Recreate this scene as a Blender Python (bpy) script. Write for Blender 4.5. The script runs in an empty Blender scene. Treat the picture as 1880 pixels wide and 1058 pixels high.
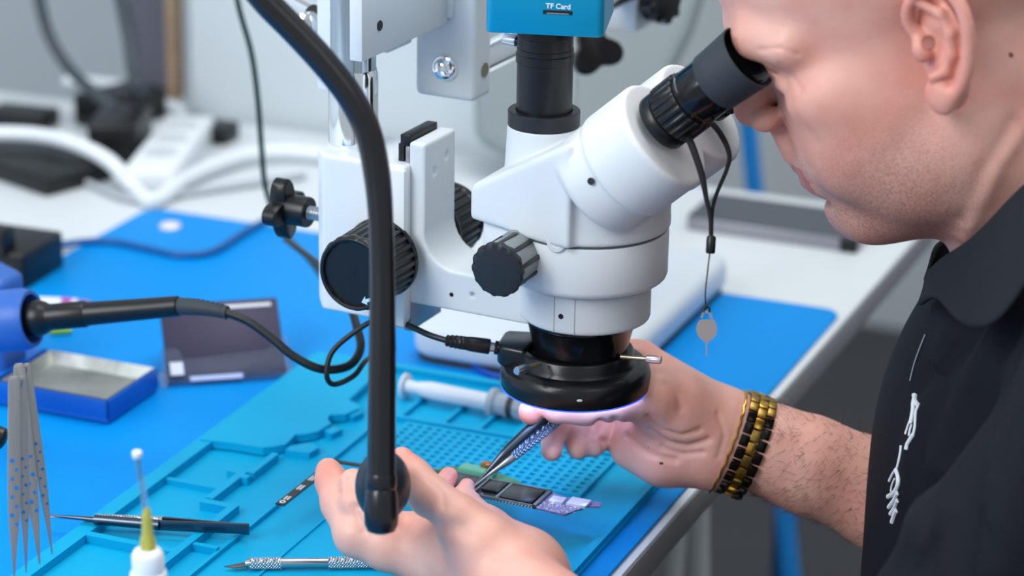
import bpy, bmesh, math, random
import numpy as np
from mathutils import Vector, Matrix

random.seed(7)
sc = bpy.context.scene
COL = sc.collection
M = 0.000893          # one modelling unit is about 0.9 mm

# ------------------------------------------------------------------ camera
FPX = 5000.0
_p, _r = math.radians(19.5), math.radians(1.0)
F = np.array([0, math.cos(_p), -math.sin(_p)])
R0 = np.array([1.0, 0, 0]); U0 = np.array([0, math.sin(_p), math.cos(_p)])
R = math.cos(_r)*R0 + math.sin(_r)*U0
U = -math.sin(_r)*R0 + math.cos(_r)*U0
def pdir(px, py): return F + (px-940)/FPX*R - (py-529)/FPX*U
CAM = np.array([0, 0, 98.0]) - 1805*pdir(1056, 705)
cd = bpy.data.cameras.new('camera'); cam = bpy.data.objects.new('camera', cd); COL.objects.link(cam)
cd.sensor_width = 36; cd.lens = FPX/1880*36
mw = Matrix.Identity(4)
for i in range(3):
    mw[i][0], mw[i][1], mw[i][2], mw[i][3] = R[i], U[i], -F[i], CAM[i]*M
cam.matrix_world = mw
cd.clip_start = 0.05; cd.clip_end = 60
cd.dof.use_dof = True; cd.dof.focus_distance = 1740*M; cd.dof.aperture_fstop = 5.0
sc.camera = cam

# ------------------------------------------------------------------ world, room light, exposure
w = bpy.data.worlds.new('room_light'); sc.world = w; w.use_nodes = True
w.node_tree.nodes['Background'].inputs[0].default_value = (0.80, 0.88, 0.95, 1)
w.node_tree.nodes['Background'].inputs[1].default_value = 0.56
def area(name, loc, target, size, power, col, sy=None):
    l = bpy.data.lights.new(name, 'AREA'); l.size = size*M; l.energy = power; l.color = col
    if sy: l.shape = 'RECTANGLE'; l.size_y = sy*M
    o = bpy.data.objects.new(name, l); COL.objects.link(o)
    o.location = Vector(loc)*M
    o.rotation_euler = (Vector(target)-Vector(loc)).to_track_quat('-Z', 'Y').to_euler()
    return o
area('key_light', (-1650, -1350, 1550), (0, 100, 150), 1400, 52, (0.95, 0.98, 1.0))  # soft key light from the upper left, its source unseen
area('ceiling_panel', (300, 300, 2000), (100, 100, 0), 1300, 24, (1.0, 0.98, 0.96))
area('ceiling_panel', (1000, -1700, 1900), (250, 0, 200), 900, 2.5, (1.0, 0.96, 0.93))
sc.view_settings.view_transform = 'Standard'; sc.view_settings.look = 'None'
sc.view_settings.exposure = 0.0; sc.view_settings.gamma = 1.0
sc.view_settings.use_curve_mapping = False
sc.cycles.max_bounces = 8

# ------------------------------------------------------------------ frames
Zv = np.array([0, 0, 1.0])
_a = math.radians(22)
T1 = np.array([math.sin(_a), math.cos(_a), 0]); T2 = np.array([-math.cos(_a), math.sin(_a), 0])
_t = math.radians(26)
Ee = np.array([math.cos(_t), -math.sin(_t), 0]); Nn = np.array([-math.sin(_t), -math.cos(_t), 0])
def S(E, N, Z): return E*Ee + N*Nn + Z*Zv          # microscope frame
def T(a, b, Z=0): return a*T1 + b*T2 + Z*Zv        # table frame: along the edge, across, up
def W(px, py, D): return CAM + pdir(px, py)*D       # a place seen at px,py at distance D
def G(px, py, z=0):
    v = pdir(px, py); return CAM + v*(z-CAM[2])/v[2]
def V3(*a): return np.array(a, float)
def nrm(v): v = np.asarray(v, float); return v/np.linalg.norm(v)
def frame(axis, hint=None):
    a = nrm(axis); h = np.array([0, 0, 1.0]) if hint is None else np.asarray(hint, float)
    if abs(a @ nrm(h)) > .98: h = np.array([1.0, 0.2, 0])
    x = nrm(np.cross(h, a)); y = np.cross(a, x)
    return x, y, a

# ------------------------------------------------------------------ materials
MATS = {}
def hexc(h):
    c = [int(h[i:i+2], 16)/255 for i in (0, 2, 4)]
    return tuple(x/12.92 if x <= .04045 else ((x+.055)/1.055)**2.4 for x in c) + (1,)
def mat(name, col, rough=.5, metal=0, coat=0, bump=0, bscale=200, var=0, vscale=20, trans=0, sss=0, spec=.5, emit=None, es=0, alpha=1, ior=1.45, aniso=0):
    if name in MATS: return MATS[name]
    m = bpy.data.materials.new(name); m.use_nodes = True; nt = m.node_tree; b = nt.nodes['Principled BSDF']
    c = hexc(col) if isinstance(col, str) else tuple(col)+(1,)
    b.inputs['Base Color'].default_value = c; b.inputs['Roughness'].default_value = rough
    b.inputs['Metallic'].default_value = metal; b.inputs['Coat Weight'].default_value = coat
    b.inputs['Transmission Weight'].default_value = trans; b.inputs['IOR'].default_value = ior
    b.inputs['Specular IOR Level'].default_value = spec; b.inputs['Alpha'].default_value = alpha
    if sss: b.inputs['Subsurface Weight'].default_value = sss; b.inputs['Subsurface Scale'].default_value = .004
    if emit: b.inputs['Emission Color'].default_value = hexc(emit); b.inputs['Emission Strength'].default_value = es
    tc = nt.nodes.new('ShaderNodeTexCoord')
    if bump:
        n = nt.nodes.new('ShaderNodeTexNoise'); n.inputs['Scale'].default_value = bscale; n.inputs['Detail'].default_value = 3
        bp = nt.nodes.new('ShaderNodeBump'); bp.inputs['Strength'].default_value = bump; bp.inputs['Distance'].default_value = .001
        nt.links.new(tc.outputs['Object'], n.inputs['Vector']); nt.links.new(n.outputs[0], bp.inputs['Height']); nt.links.new(bp.outputs[0], b.inputs['Normal'])
    if var:
        n = nt.nodes.new('ShaderNodeTexNoise'); n.inputs['Scale'].default_value = vscale; n.inputs['Detail'].default_value = 4
        r = nt.nodes.new('ShaderNodeMixRGB'); r.blend_type = 'MULTIPLY'; r.inputs[1].default_value = c
        cr = nt.nodes.new('ShaderNodeMapRange'); cr.inputs[1].default_value = .3; cr.inputs[2].default_value = .7; cr.inputs[3].default_value = 1-var; cr.inputs[4].default_value = 1
        nt.links.new(tc.outputs['Object'], n.inputs['Vector']); nt.links.new(n.outputs[0], cr.inputs[0]); nt.links.new(cr.outputs[0], r.inputs[2])
        r.inputs[0].default_value = 1; nt.links.new(r.outputs[0], b.inputs['Base Color'])
    MATS[name] = m; return m
WHITE = mat('white_enamel', 'dfe4e8', .38, bump=.05, bscale=900)
ALU = mat('pale_painted_aluminium', 'd4dbdf', .42, bump=.12, bscale=1500)
BLACK = mat('satin_black', '0e1013', .36, bump=.06, bscale=900)
BLACKGLOSS = mat('gloss_black', '0c0e11', .16)
RUBBER = mat('grey_rubber', '31373d', .62, bump=.1, bscale=900)
KNOBG = mat('dark_grey_plastic', '212428', .42, bump=.08, bscale=1200)
KNOBL = mat('mid_grey_plastic', '878e91', .4)
CHROME = mat('chrome', 'f2f4f6', .06, metal=1)
STEEL = mat('steel', 'b9bec2', .28, metal=1)
STEELD = mat('satin_steel', 'a0a0a2', .38, metal=.9)
DSTEEL = mat('dark_steel', '56606c', .3, metal=1)
HOLE = mat('dark_hole', '101214', .8)
TEAL = mat('blue_anodised', '0597c4', .32, metal=.25, bump=.04, bscale=1500)
GOLD = mat('gold', 'd3a84e', .25, metal=1)
GOLDD = mat('brushed_gold', 'a58746', .35, metal=1)
ONYX = mat('black_link', '15130e', .2, metal=.4)
BLUEP = mat('blue_painted_steel', '0a5fc0', .38)
BLUEC = mat('blue_cast_plastic', '2f62b4', .42)

# ------------------------------------------------------------------ mesh builder (units u, world frame)
ORG = {}
def tag(o, label=None, cat=None, group=None, kind=None):
    if label: o['label'] = label
    if cat: o['category'] = cat
    if group: o['group'] = group
    if kind: o['kind'] = kind
    return o
def thing(name, label, cat, loc, group=None):
    o = bpy.data.objects.new(name, None); COL.objects.link(o); o.location = Vector(loc)*M; o.empty_display_size = .01
    ORG[o] = np.array(loc, float); return tag(o, label, cat, group)
def link(name, V, faces, m, parent=None, org=None, smooth=40, bevel=0, seg=2, sub=0, mats=None, fm=None):
    V = np.asarray(V, float)
    if parent is not None: og = ORG[parent]
    else: og = np.array(org, float) if org is not None else np.array([*(V.min(0)+V.max(0))[:2]/2, V[:, 2].min()])
    me = bpy.data.meshes.new(name); me.from_pydata(((V-og)*M).tolist(), [], faces)
    o = bpy.data.objects.new(name, me); COL.objects.link(o); ORG[o] = og
    if parent is not None: o.parent = parent
    else: o.location = Vector(og)*M
    me.materials.append(m)
    for x in (mats or []): me.materials.append(x)
    if fm is not None: me.polygons.foreach_set('material_index', fm)
    bm = bmesh.new(); bm.from_mesh(me); bmesh.ops.recalc_face_normals(bm, faces=bm.faces)
    if bevel:
        es = [e for e in bm.edges if len(e.link_faces) == 2 and e.calc_face_angle(0) > math.radians(32)]
        bmesh.ops.bevel(bm, geom=es, offset=bevel*M, segments=seg, profile=.5, affect='EDGES', clamp_overlap=True)
    if smooth:
        for f in bm.faces: f.smooth = True
        for e in bm.edges:
            if len(e.link_faces) == 2 and e.calc_face_angle(0) > math.radians(smooth): e.smooth = False
    bm.to_mesh(me); bm.free()
    if sub:
        md = o.modifiers.new('s', 'SUBSURF'); md.levels = md.render_levels = sub
    return o
class MB:
    def __init__(s): s.V = []; s.F = []; s.fm = []; s.mi = 0
    def add(s, V, Fs):
        k = len(s.V); s.V += [tuple(v) for v in V]; s.F += [tuple(i+k for i in f) for f in Fs]; s.fm += [s.mi]*len(Fs); return s
    def box(s, c, x, y, z, hx, hy, hz):
        c = np.asarray(c, float); x, y, z = map(np.asarray, (x, y, z))
        V = [c+a*hx*x+b*hy*y+d*hz*z for a in (-1, 1) for b in (-1, 1) for d in (-1, 1)]
        return s.add(V, [(0, 1, 3, 2), (4, 6, 7, 5), (0, 4, 5, 1), (2, 3, 7, 6), (0, 2, 6, 4), (1, 5, 7, 3)])
    def sbox(s, E, N, Z):   # ranges in the microscope frame
        return s.box(S(sum(E)/2, sum(N)/2, sum(Z)/2), Ee, Nn, Zv, (E[1]-E[0])/2, (N[1]-N[0])/2, (Z[1]-Z[0])/2)
    def tbox(s, A, B, Z):
        return s.box(T(sum(A)/2, sum(B)/2, sum(Z)/2), T1, T2, Zv, (A[1]-A[0])/2, (B[1]-B[0])/2, (Z[1]-Z[0])/2)
    def prism(s, poly, o, x, y, z, h0, h1):     # polygon in (x,y), extruded along z
        o = np.asarray(o, float); x, y, z = map(np.asarray, (x, y, z)); n = len(poly)
        V = [o+p[0]*x+p[1]*y+h0*z for p in poly]+[o+p[0]*x+p[1]*y+h1*z for p in poly]
        return s.add(V, [tuple(range(n))[::-1], tuple(range(n, 2*n))]+[(i, (i+1) % n, n+(i+1) % n, n+i) for i in range(n)])
    def lathe(s, prof, o, axis, seg=64, hint=None, ribs=None, squash=(1, 1), closed=True):   # prof: [(r, h)]
        o = np.asarray(o, float); x, y, z = frame(axis, hint); n = len(prof); V = []; Fs = []
        for r, h in prof:
            for k in range(seg):
                a = 2*math.pi*k/seg; rr = r
                if ribs and ribs[0] <= h <= ribs[1]: rr = r+ribs[3]*(1 if (k*ribs[2]*2//seg) % 2 == 0 else -1)
                V.append(o+rr*math.cos(a)*x*squash[0]+rr*math.sin(a)*y*squash[1]+h*z)
        for i in range(n-1):
            for k in range(seg): k2 = (k+1) % seg; Fs.append((i*seg+k, i*seg+k2, (i+1)*seg+k2, (i+1)*seg+k))
        if closed: Fs += [tuple(range(seg))[::-1], tuple(range((n-1)*seg, n*seg))]
        return s.add(V, Fs)
    def ringlathe(s, prof, o, axis, seg=96, hint=None):   # closed profile loop
        o = np.asarray(o, float); x, y, z = frame(axis, hint); n = len(prof); V = []; Fs = []
        for r, h in prof:
            for k in range(seg): a = 2*math.pi*k/seg; V.append(o+r*math.cos(a)*x+r*math.sin(a)*y+h*z)
        for i in range(n):
            j = (i+1) % n
            for k in range(seg): k2 = (k+1) % seg; Fs.append((i*seg+k, i*seg+k2, j*seg+k2, j*seg+k))
        return s.add(V, Fs)
    def cyl(s, a, b, r, r2=None, seg=32):
        a = np.asarray(a, float); b = np.asarray(b, float); L = np.linalg.norm(b-a)
        return s.lathe([(r, 0), (r if r2 is None else r2, L)], a, b-a, seg)
    def tube(s, pts, r, seg=14, smooth=6, cap=True, flat=None):
        P = np.array(pts, float); rs = np.array(r if hasattr(r, '__len__') else [r]*len(P), float)
        if smooth and len(P) > 2:
            Q, q = [], []
            for i in range(len(P)-1):
                p0 = P[max(i-1, 0)]; p1 = P[i]; p2 = P[i+1]; p3 = P[min(i+2, len(P)-1)]
                for k in range(smooth):
                    t = k/smooth
                    Q.append(.5*(2*p1+(p2-p0)*t+(2*p0-5*p1+4*p2-p3)*t*t+(3*p1-p0-3*p2+p3)*t**3)); q.append(rs[i]*(1-t)+rs[i+1]*t)
            Q.append(P[-1]); q.append(rs[-1]); P = np.array(Q); rs = np.array(q)
        n = len(P); tg = [nrm(P[min(i+1, n-1)]-P[max(i-1, 0)]) for i in range(n)]
        x, y, _ = frame(tg[0]); V = []; Fs = []
        for i in range(n):
            x = nrm(x-tg[i]*(x@tg[i])); y = np.cross(tg[i], x)
            for k in range(seg):
                a = 2*math.pi*k/seg; V.append(P[i]+rs[i]*(math.cos(a)*x+math.sin(a)*y*(flat or 1)))
        for i in range(n-1):
            for k in range(seg): k2 = (k+1) % seg; Fs.append((i*seg+k, i*seg+k2, (i+1)*seg+k2, (i+1)*seg+k))
        if cap: Fs += [tuple(range(seg))[::-1], tuple(range((n-1)*seg, n*seg))]
        return s.add(V, Fs)
    def loft(s, rings):
        k = len(rings[0]); V = [p for r in rings for p in r]; Fs = []
        for i in range(len(rings)-1):
            for j in range(k): j2 = (j+1) % k; Fs.append((i*k+j, i*k+j2, (i+1)*k+j2, (i+1)*k+j))
        Fs += [tuple(range(k))[::-1], tuple(range((len(rings)-1)*k, len(rings)*k))]
        return s.add(V, Fs)
    def build(s, name, m, parent=None, **k):
        if k.get('mats'): k['fm'] = s.fm
        return link(name, s.V, s.F, m, parent, **k)

# ------------------------------------------------------------------ organic solids: smooth unions of rounded forms, meshed where the surface passes
def p_cone(a, b, ra, rb):
    a = np.asarray(a, float); b = np.asarray(b, float); ba = b-a; L2 = ba@ba
    lo = np.minimum(a-ra, b-rb); hi = np.maximum(a+ra, b+rb)
    def f(P):
        q = P-a; t = np.clip(q@ba/L2, 0, 1)
        return np.linalg.norm(q-t[..., None]*ba, axis=-1)-(ra+(rb-ra)*t)
    return f, lo, hi
def p_ball(c, r): 
    c = np.asarray(c, float); return (lambda P: np.linalg.norm(P-c, axis=-1)-r), c-r, c+r
def p_ell(c, rad, ax=None):
    c = np.asarray(c, float); rad = np.asarray(rad, float); A = np.eye(3) if ax is None else np.array([nrm(v) for v in ax]); m = rad.max()
    ext = np.abs(A.T) @ rad
    def f(P):
        q = (P-c)@A.T; k0 = np.linalg.norm(q/rad, axis=-1); k1 = np.linalg.norm(q/rad**2, axis=-1)
        return k0*(k0-1)/np.maximum(k1, 1e-9)
    return f, c-ext, c+ext
def p_box(c, half, ax, r=1.0):
    c = np.asarray(c, float); half = np.asarray(half, float); A = np.array([nrm(v) for v in ax]); ext = np.abs(A.T) @ half
    def f(P):
        q = np.abs((P-c)@A.T)-half+r
        return np.linalg.norm(np.maximum(q, 0), axis=-1)+np.minimum(q.max(-1), 0)-r
    return f, c-ext, c+ext
def p_planes(planes, c, ext, r=1.0):
    # convex block bounded by planes (normal, distance from c)
    c = np.asarray(c, float); N_ = np.array([nrm(p[0]) for p in planes]); D_ = np.array([p[1] for p in planes])
    def f(P):
        q = (P-c)@N_.T-D_+r
        return np.linalg.norm(np.maximum(np.sort(q, -1)[..., -3:], 0), axis=-1)+np.minimum(q.max(-1), 0)-r
    return f, c-ext, c+ext
def p_cyl(a, b, ra, rb=None, r=1.0):
    a = np.asarray(a, float); b = np.asarray(b, float); rb = ra if rb is None else rb; L = np.linalg.norm(b-a); u = (b-a)/L
    lo = np.minimum(a, b)-max(ra, rb); hi = np.maximum(a, b)+max(ra, rb)
    def f(P):
        q = P-a; h = q@u; rr = np.linalg.norm(q-h[..., None]*u, axis=-1); t = np.clip(h/L, 0, 1)
        d0 = rr-(ra+(rb-ra)*t)+r; d1 = np.abs(h-L/2)-L/2+r
        return np.hypot(np.maximum(d0, 0), np.maximum(d1, 0))+np.minimum(np.maximum(d0, d1), 0)-r
    return f, lo, hi
def solid(prims, vox):
    """prims: (prim, op, k); op '+' joins, '-' carves, '&' keeps. Returns verts, quads."""
    B = 16; H = B*vox
    plus = [p for p in prims if p[1] == '+']
    lo = np.min([p[0][1] for p in plus], 0)-4*vox; hi = np.max([p[0][2] for p in plus], 0)+4*vox
    nb = np.ceil((hi-lo)/H).astype(int)
    bx = [(i, j, k) for i in range(nb[0]) for j in range(nb[1]) for k in range(nb[2])]
    bx = np.array(bx); cen = lo+(bx+.5)*H
    def ev(P, sel):
        d = np.full(P.shape[:-1], 1e3)
        for (f, l, h), op, k in sel:
            g = f(P)
            if op == '+':
                if k: t = np.maximum(k-np.abs(d-g), 0)/k; d = np.minimum(d, g)-t*t*k*.25
                else: d = np.minimum(d, g)
            elif op == '-':
                g = -g; t = np.maximum(k-np.abs(d-g), 0)/max(k, 1e-6); d = np.maximum(d, g)+t*t*k*.25
            else:
                t = np.maximum(k-np.abs(d-g), 0)/max(k, 1e-6); d = np.maximum(d, g)+t*t*k*.25
        return d
    dc = ev(cen, prims); act = np.abs(dc) < H*1.7
    keys, pos, quads = [], [], []
    n = B+3
    ar = np.arange(-1, B+2)
    gi = np.stack(np.meshgrid(ar, ar, ar, indexing='ij'), -1)
    dim = nb*B+8
    cnr = [(a, b, c) for a in (0, 1) for b in (0, 1) for c in (0, 1)]
    edges = [(p, q) for p in range(8) for q in range(p+1, 8) if sum(abs(cnr[p][t]-cnr[q][t]) for t in range(3)) == 1]
    for b, c in zip(bx[act], cen[act]):
        b0 = lo+b*H-2*vox; b1 = b0+H+4*vox
        sel = [p for p in prims if p[1] == '&' or (np.all(p[0][1]-p[2]-2 < b1) and np.all(p[0][2]+p[2]+2 > b0))]
        if not sel: continue
        Gd = ev(lo+(gi+b*B)*vox, sel)
        ins = Gd < 0
        if ins.all() or not ins.any(): continue
        cs = [ins[a:a+n-1, bb:bb+n-1, cc:cc+n-1] for a, bb, cc in cnr]
        s_ = sum(x.astype(int) for x in cs); m_ = (s_ > 0) & (s_ < 8)
        I = np.argwhere(m_)
        if len(I) == 0: continue
        dv = np.stack([Gd[I[:, 0]+a, I[:, 1]+bb, I[:, 2]+cc] for a, bb, cc in cnr], 1)
        acc = np.zeros((len(I), 3)); cnt = np.zeros(len(I))
        for p, q in edges:
            m2 = (dv[:, p] < 0) != (dv[:, q] < 0)
            t = np.where(m2, dv[:, p]/np.where(m2, dv[:, p]-dv[:, q], 1), 0)[:, None]
            acc += np.where(m2[:, None], (1-t)*np.array(cnr[p])+t*np.array(cnr[q]), 0); cnt += m2
        ctr = I-1+acc/cnt[:, None]+b*B
        gk = I-1+b*B+2; key = (gk[:, 0]*dim[1]+gk[:, 1])*dim[2]+gk[:, 2]
        keys.append(key); pos.append(lo+ctr*vox)
        # faces owned by this block: grid edges starting at 0..B-1
        for ax in range(3):
            s1 = [slice(1, B+1)]*3; s2 = list(s1); s2[ax] = slice(2, B+2)
            a_ = ins[tuple(s1)]; b_ = ins[tuple(s2)]
            J = np.argwhere(a_ != b_)
            if len(J) == 0: continue
            fl = a_[J[:, 0], J[:, 1], J[:, 2]]
            g = J+b*B+2; u, v = (ax+1) % 3, (ax+2) % 3
            def ky(du, dv2):
                h = g.copy(); h[:, u] -= du; h[:, v] -= dv2; return (h[:, 0]*dim[1]+h[:, 1])*dim[2]+h[:, 2]
            q = np.stack([ky(0, 0), ky(1, 0), ky(1, 1), ky(0, 1)], 1)
            q[~fl] = q[~fl][:, ::-1]
            quads.append(q)
    keys = np.concatenate(keys); pos = np.concatenate(pos); quads = np.concatenate(quads)
    uk, idx = np.unique(keys, return_index=True); Vt = pos[idx]
    qi = np.searchsorted(uk, quads); qi = np.clip(qi, 0, len(uk)-1)
    ok = (uk[qi] == quads).all(1); qi = qi[ok]
    used = np.unique(qi); mp = np.zeros(len(Vt), int); mp[used] = np.arange(len(used))
    return Vt[used], mp[qi]
def relax(V, Q, it=2, f=.5):
    for _ in range(it):
        acc = np.zeros_like(V); cnt = np.zeros(len(V))
        for a, b in ((0, 1), (1, 2), (2, 3), (3, 0)):
            np.add.at(acc, Q[:, a], V[Q[:, b]]); np.add.at(acc, Q[:, b], V[Q[:, a]]); np.add.at(cnt, Q[:, a], 1); np.add.at(cnt, Q[:, b], 1)
        V = V*(1-f)+f*acc/np.maximum(cnt, 1)[:, None]
    return V
def organic(name, prims, vox, m, parent=None, org=None, it=2, color=None, keep=None):
    V, Q = solid(prims, vox); V = relax(V, Q, it)
    if keep is not None:
        kk = keep(V)[Q].all(1); Q = Q[kk]
    me = bpy.data.meshes.new(name)
    og = ORG[parent] if parent is not None else (np.array(org, float) if org is not None else np.array([*(V.min(0)+V.max(0))[:2]/2, V[:, 2].min()]))
    me.vertices.add(len(V)); me.vertices.foreach_set('co', ((V-og)*M).astype(np.float32).ravel())
    me.loops.add(Q.size); me.loops.foreach_set('vertex_index', Q.astype(np.int32).ravel())
    me.polygons.add(len(Q)); me.polygons.foreach_set('loop_start', np.arange(0, Q.size, 4, dtype=np.int32)); me.polygons.foreach_set('loop_total', np.full(len(Q), 4, np.int32))
    me.polygons.foreach_set('use_smooth', np.ones(len(Q), bool))
    me.update(); me.validate()
    if color is not None:
        at = me.color_attributes.new('tint', 'FLOAT_COLOR', 'POINT'); c = np.ones((len(V), 4), np.float32); c[:, :3] = color(V); at.data.foreach_set('color', c.ravel())
    me.materials.append(m)
    o = bpy.data.objects.new(name, me); COL.objects.link(o); ORG[o] = og
    if parent is not None: o.parent = parent
    else: o.location = Vector(og)*M
    return o

# ================================================================== the room
WALL = mat('wall_paint', 'd3dade', .7, var=.06, vscale=1.2)
def depth(P): return float((np.asarray(P, float)-CAM) @ F)
FLOORZ = -840
FLOOR = mat('dark_floor', '3c3b3e', .42, var=.2, vscale=3, bump=.1, bscale=60)
m = MB(); m.tbox((-2600, 3000), (-2600, 1900), (FLOORZ-20, FLOORZ)); tag(m.build('floor', FLOOR, smooth=0), kind='structure')
m = MB(); m.tbox((-2000, 2700), (1240, 1270), (FLOORZ, 1800)); tag(m.build('wall_left', mat('wall_left_paint', 'dde7f0', .7, var=.05, vscale=1), smooth=0), kind='structure')
m = MB(); m.tbox((2700, 2740), (-2600, 1300), (FLOORZ, 1800)); tag(m.build('wall_back', WALL, smooth=0), kind='structure')

# ------------------------------------------------------------------ workbench
BENCH = mat('white_laminate', 'd9e0e4', .45, var=.05, vscale=5)
tb = thing('workbench', 'long white laminate workbench the microscope and blue mats stand on', 'table', T(0, 200, FLOORZ))
m = MB(); m.tbox((-1000, 775), (-57, 1225), (-28, -6)); m.build('tabletop', BENCH, tb, bevel=1, seg=2)
m = MB(); m.tbox((-1000, 775.5), (-58, -56), (-30, -8)); m.build('shaded_edge', mat('shade_grey_edge', '8e8d92', .5), tb, bevel=.4)  # bench side face, its shade put into a darker grey
LEGW = mat('white_leg_metal', 'cfd3d4', .4)
la, lb = W(1243, 1000, 2450), W(1285, 1000, 2450); apex = (la+lb)/2; apex = V3(apex[0], apex[1], -29)
for q in (la, lb):
    dv = q-apex; e_ = apex+dv*((FLOORZ-apex[2])/dv[2]); MB().tube([apex, e_], 8.5, smooth=0).build('leg', LEGW, tb)
for a_, b_ in ((-900, 60), (-900, 1150), (720, 1150)):
    MB().tube([T(a_, b_, -29), T(a_, b_, FLOORZ)], 16, smooth=0).build('leg', LEGW, tb)

# ------------------------------------------------------------------ mats
def rrect(a0, a1, b0, b1, r, n=8):
    P = []
    for ca, cb, s in ((a1-r, b1-r, 0), (a0+r, b1-r, 90), (a0+r, b0+r, 180), (a1-r, b0+r, 270)):
        for k in range(n+1):
            t = math.radians(s+90*k/n); P.append((ca+r*math.cos(t), cb+r*math.sin(t)))
    return P
m = MB(); m.prism([(p[0], p[1]) for p in rrect(-900, 487, -51, 600, 16)], (0, 0, 0), T1, T2, Zv, -6, -3)
tag(m.build('work_mat', mat('blue_antistatic_mat', '008cdd', .5, var=.04, vscale=6, bump=.04, bscale=1500, spec=.12), bevel=.6, smooth=30), 'large smooth bright blue mat covering most of the white bench', 'mat')
m = MB(); m.lathe([(9.5, -3), (9.5, -1), (8, .6), (0.1, 1.6)], T(443, 554), Zv, 24)
tag(m.build('snap_stud', mat('stud_metal', 'e4dfe2', .4, metal=.2)), 'small round silver snap stud on the blue mat near its far corner', 'button')

SIL = mat('cyan_silicone', '009fce', .5, bump=.06, bscale=1500, spec=.2)
m = MB(); A0, A1, B0, B1 = -345, 205, -35, 290
m.prism(rrect(A0, A1, B0, B1, 12), (0, 0, 0), T1, T2, Zv, -3, 0)
def bar(a0, a1, b0, b1, h): m.tbox((a0, a1), (b0, b1), (-1, h))
bar(A0+6, A1-6, 277, 289, 6); bar(A0+6, A1-6, B0+1, B0+7, 4); bar(A1-8, A1-1, B0+10, B1-10, 5)
bar(A0, -90, 208, 214, 6); bar(-82, -42, 229, 235, 6); bar(-90, -84, 208, 235, 6); bar(-42, -36, 224, 235, 6)
bar(-32, 6, 224, 229, 6); bar(-168, -162, 214, 277, 6); bar(-36, -30, 229, 243, 6); bar(-62, -58, 235, 277, 4)
bar(-150, -146, 190, 208, 5); bar(-345, 108, 188, 191, 3.2); bar(-345, 30, 150, 152, 1.2)
# raised magnetic pad with a wavy edge
pad = [(4, 286), (8, 262), (9, 238), (14, 232), (22, 226), (40, 228), (44, 222), (52, 216), (70, 214), (76, 220), (84, 222), (90, 212), (104, 208), (112, 212), (116, 222), (150, 224), (196, 224), (196, 286)]
m.prism(pad, (0, 0, 0), T1, T2, Zv, 1, 7)
m.prism([(16, 224), (24, 224), (36, 214), (30, 204), (18, 206)], (0, 0, 0), T1, T2, Zv, 0, 5)
for a0 in (60, 96): m.prism([(a0, 216), (a0+10, 212), (a0+8, 204), (a0-4, 207)], (0, 0, 0), T1, T2, Zv, 0, 5)
# small trays at the far end
for b in (178, 144, 116, 88, 60): bar(112, 166, b-1.6, b+1.6, 4)
bar(108, 112, -25, 180, 4); bar(166, 170, -25, 180, 4)
# perforated rest area
cs, r_ = 7.6, 2.0
for i in range(9):
    for j in range(21):
        ca, cb = 38+i*cs, 12+j*cs; o_ = [(ca-cs/2, cb-cs/2), (ca+cs/2, cb-cs/2), (ca+cs/2, cb+cs/2), (ca-cs/2, cb+cs/2)]; k_ = [(ca-r_, cb-r_), (ca+r_, cb-r_), (ca+r_, cb+r_), (ca-r_, cb+r_)]
        Vv = [T(*p, 3) for p in o_]+[T(*p, 3) for p in k_]+[T(*p, .2) for p in k_]
        m.add(Vv, [(q, (q+1) % 4, 4+(q+1) % 4, 4+q) for q in range(4)]+[(4+q, 4+(q+1) % 4, 8+(q+1) % 4, 8+q) for q in range(4)]+[(8, 9, 10, 11)])
c0, c1, d0, d1 = 38-cs/2, 38+8.5*cs, 12-cs/2, 12+20.5*cs
bar(c0-2, c0, d0-2, d1+2, 3); bar(c1, c1+2, d0-2, d1+2, 3); bar(c0, c1, d0-2, d0, 3); bar(c0, c1, d1, d1+2, 3)
tag(m.build('silicone_repair_mat', SIL, smooth=25), 'turquoise silicone repair mat with moulded trays and tiny holes, on the blue mat', 'mat')

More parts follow.
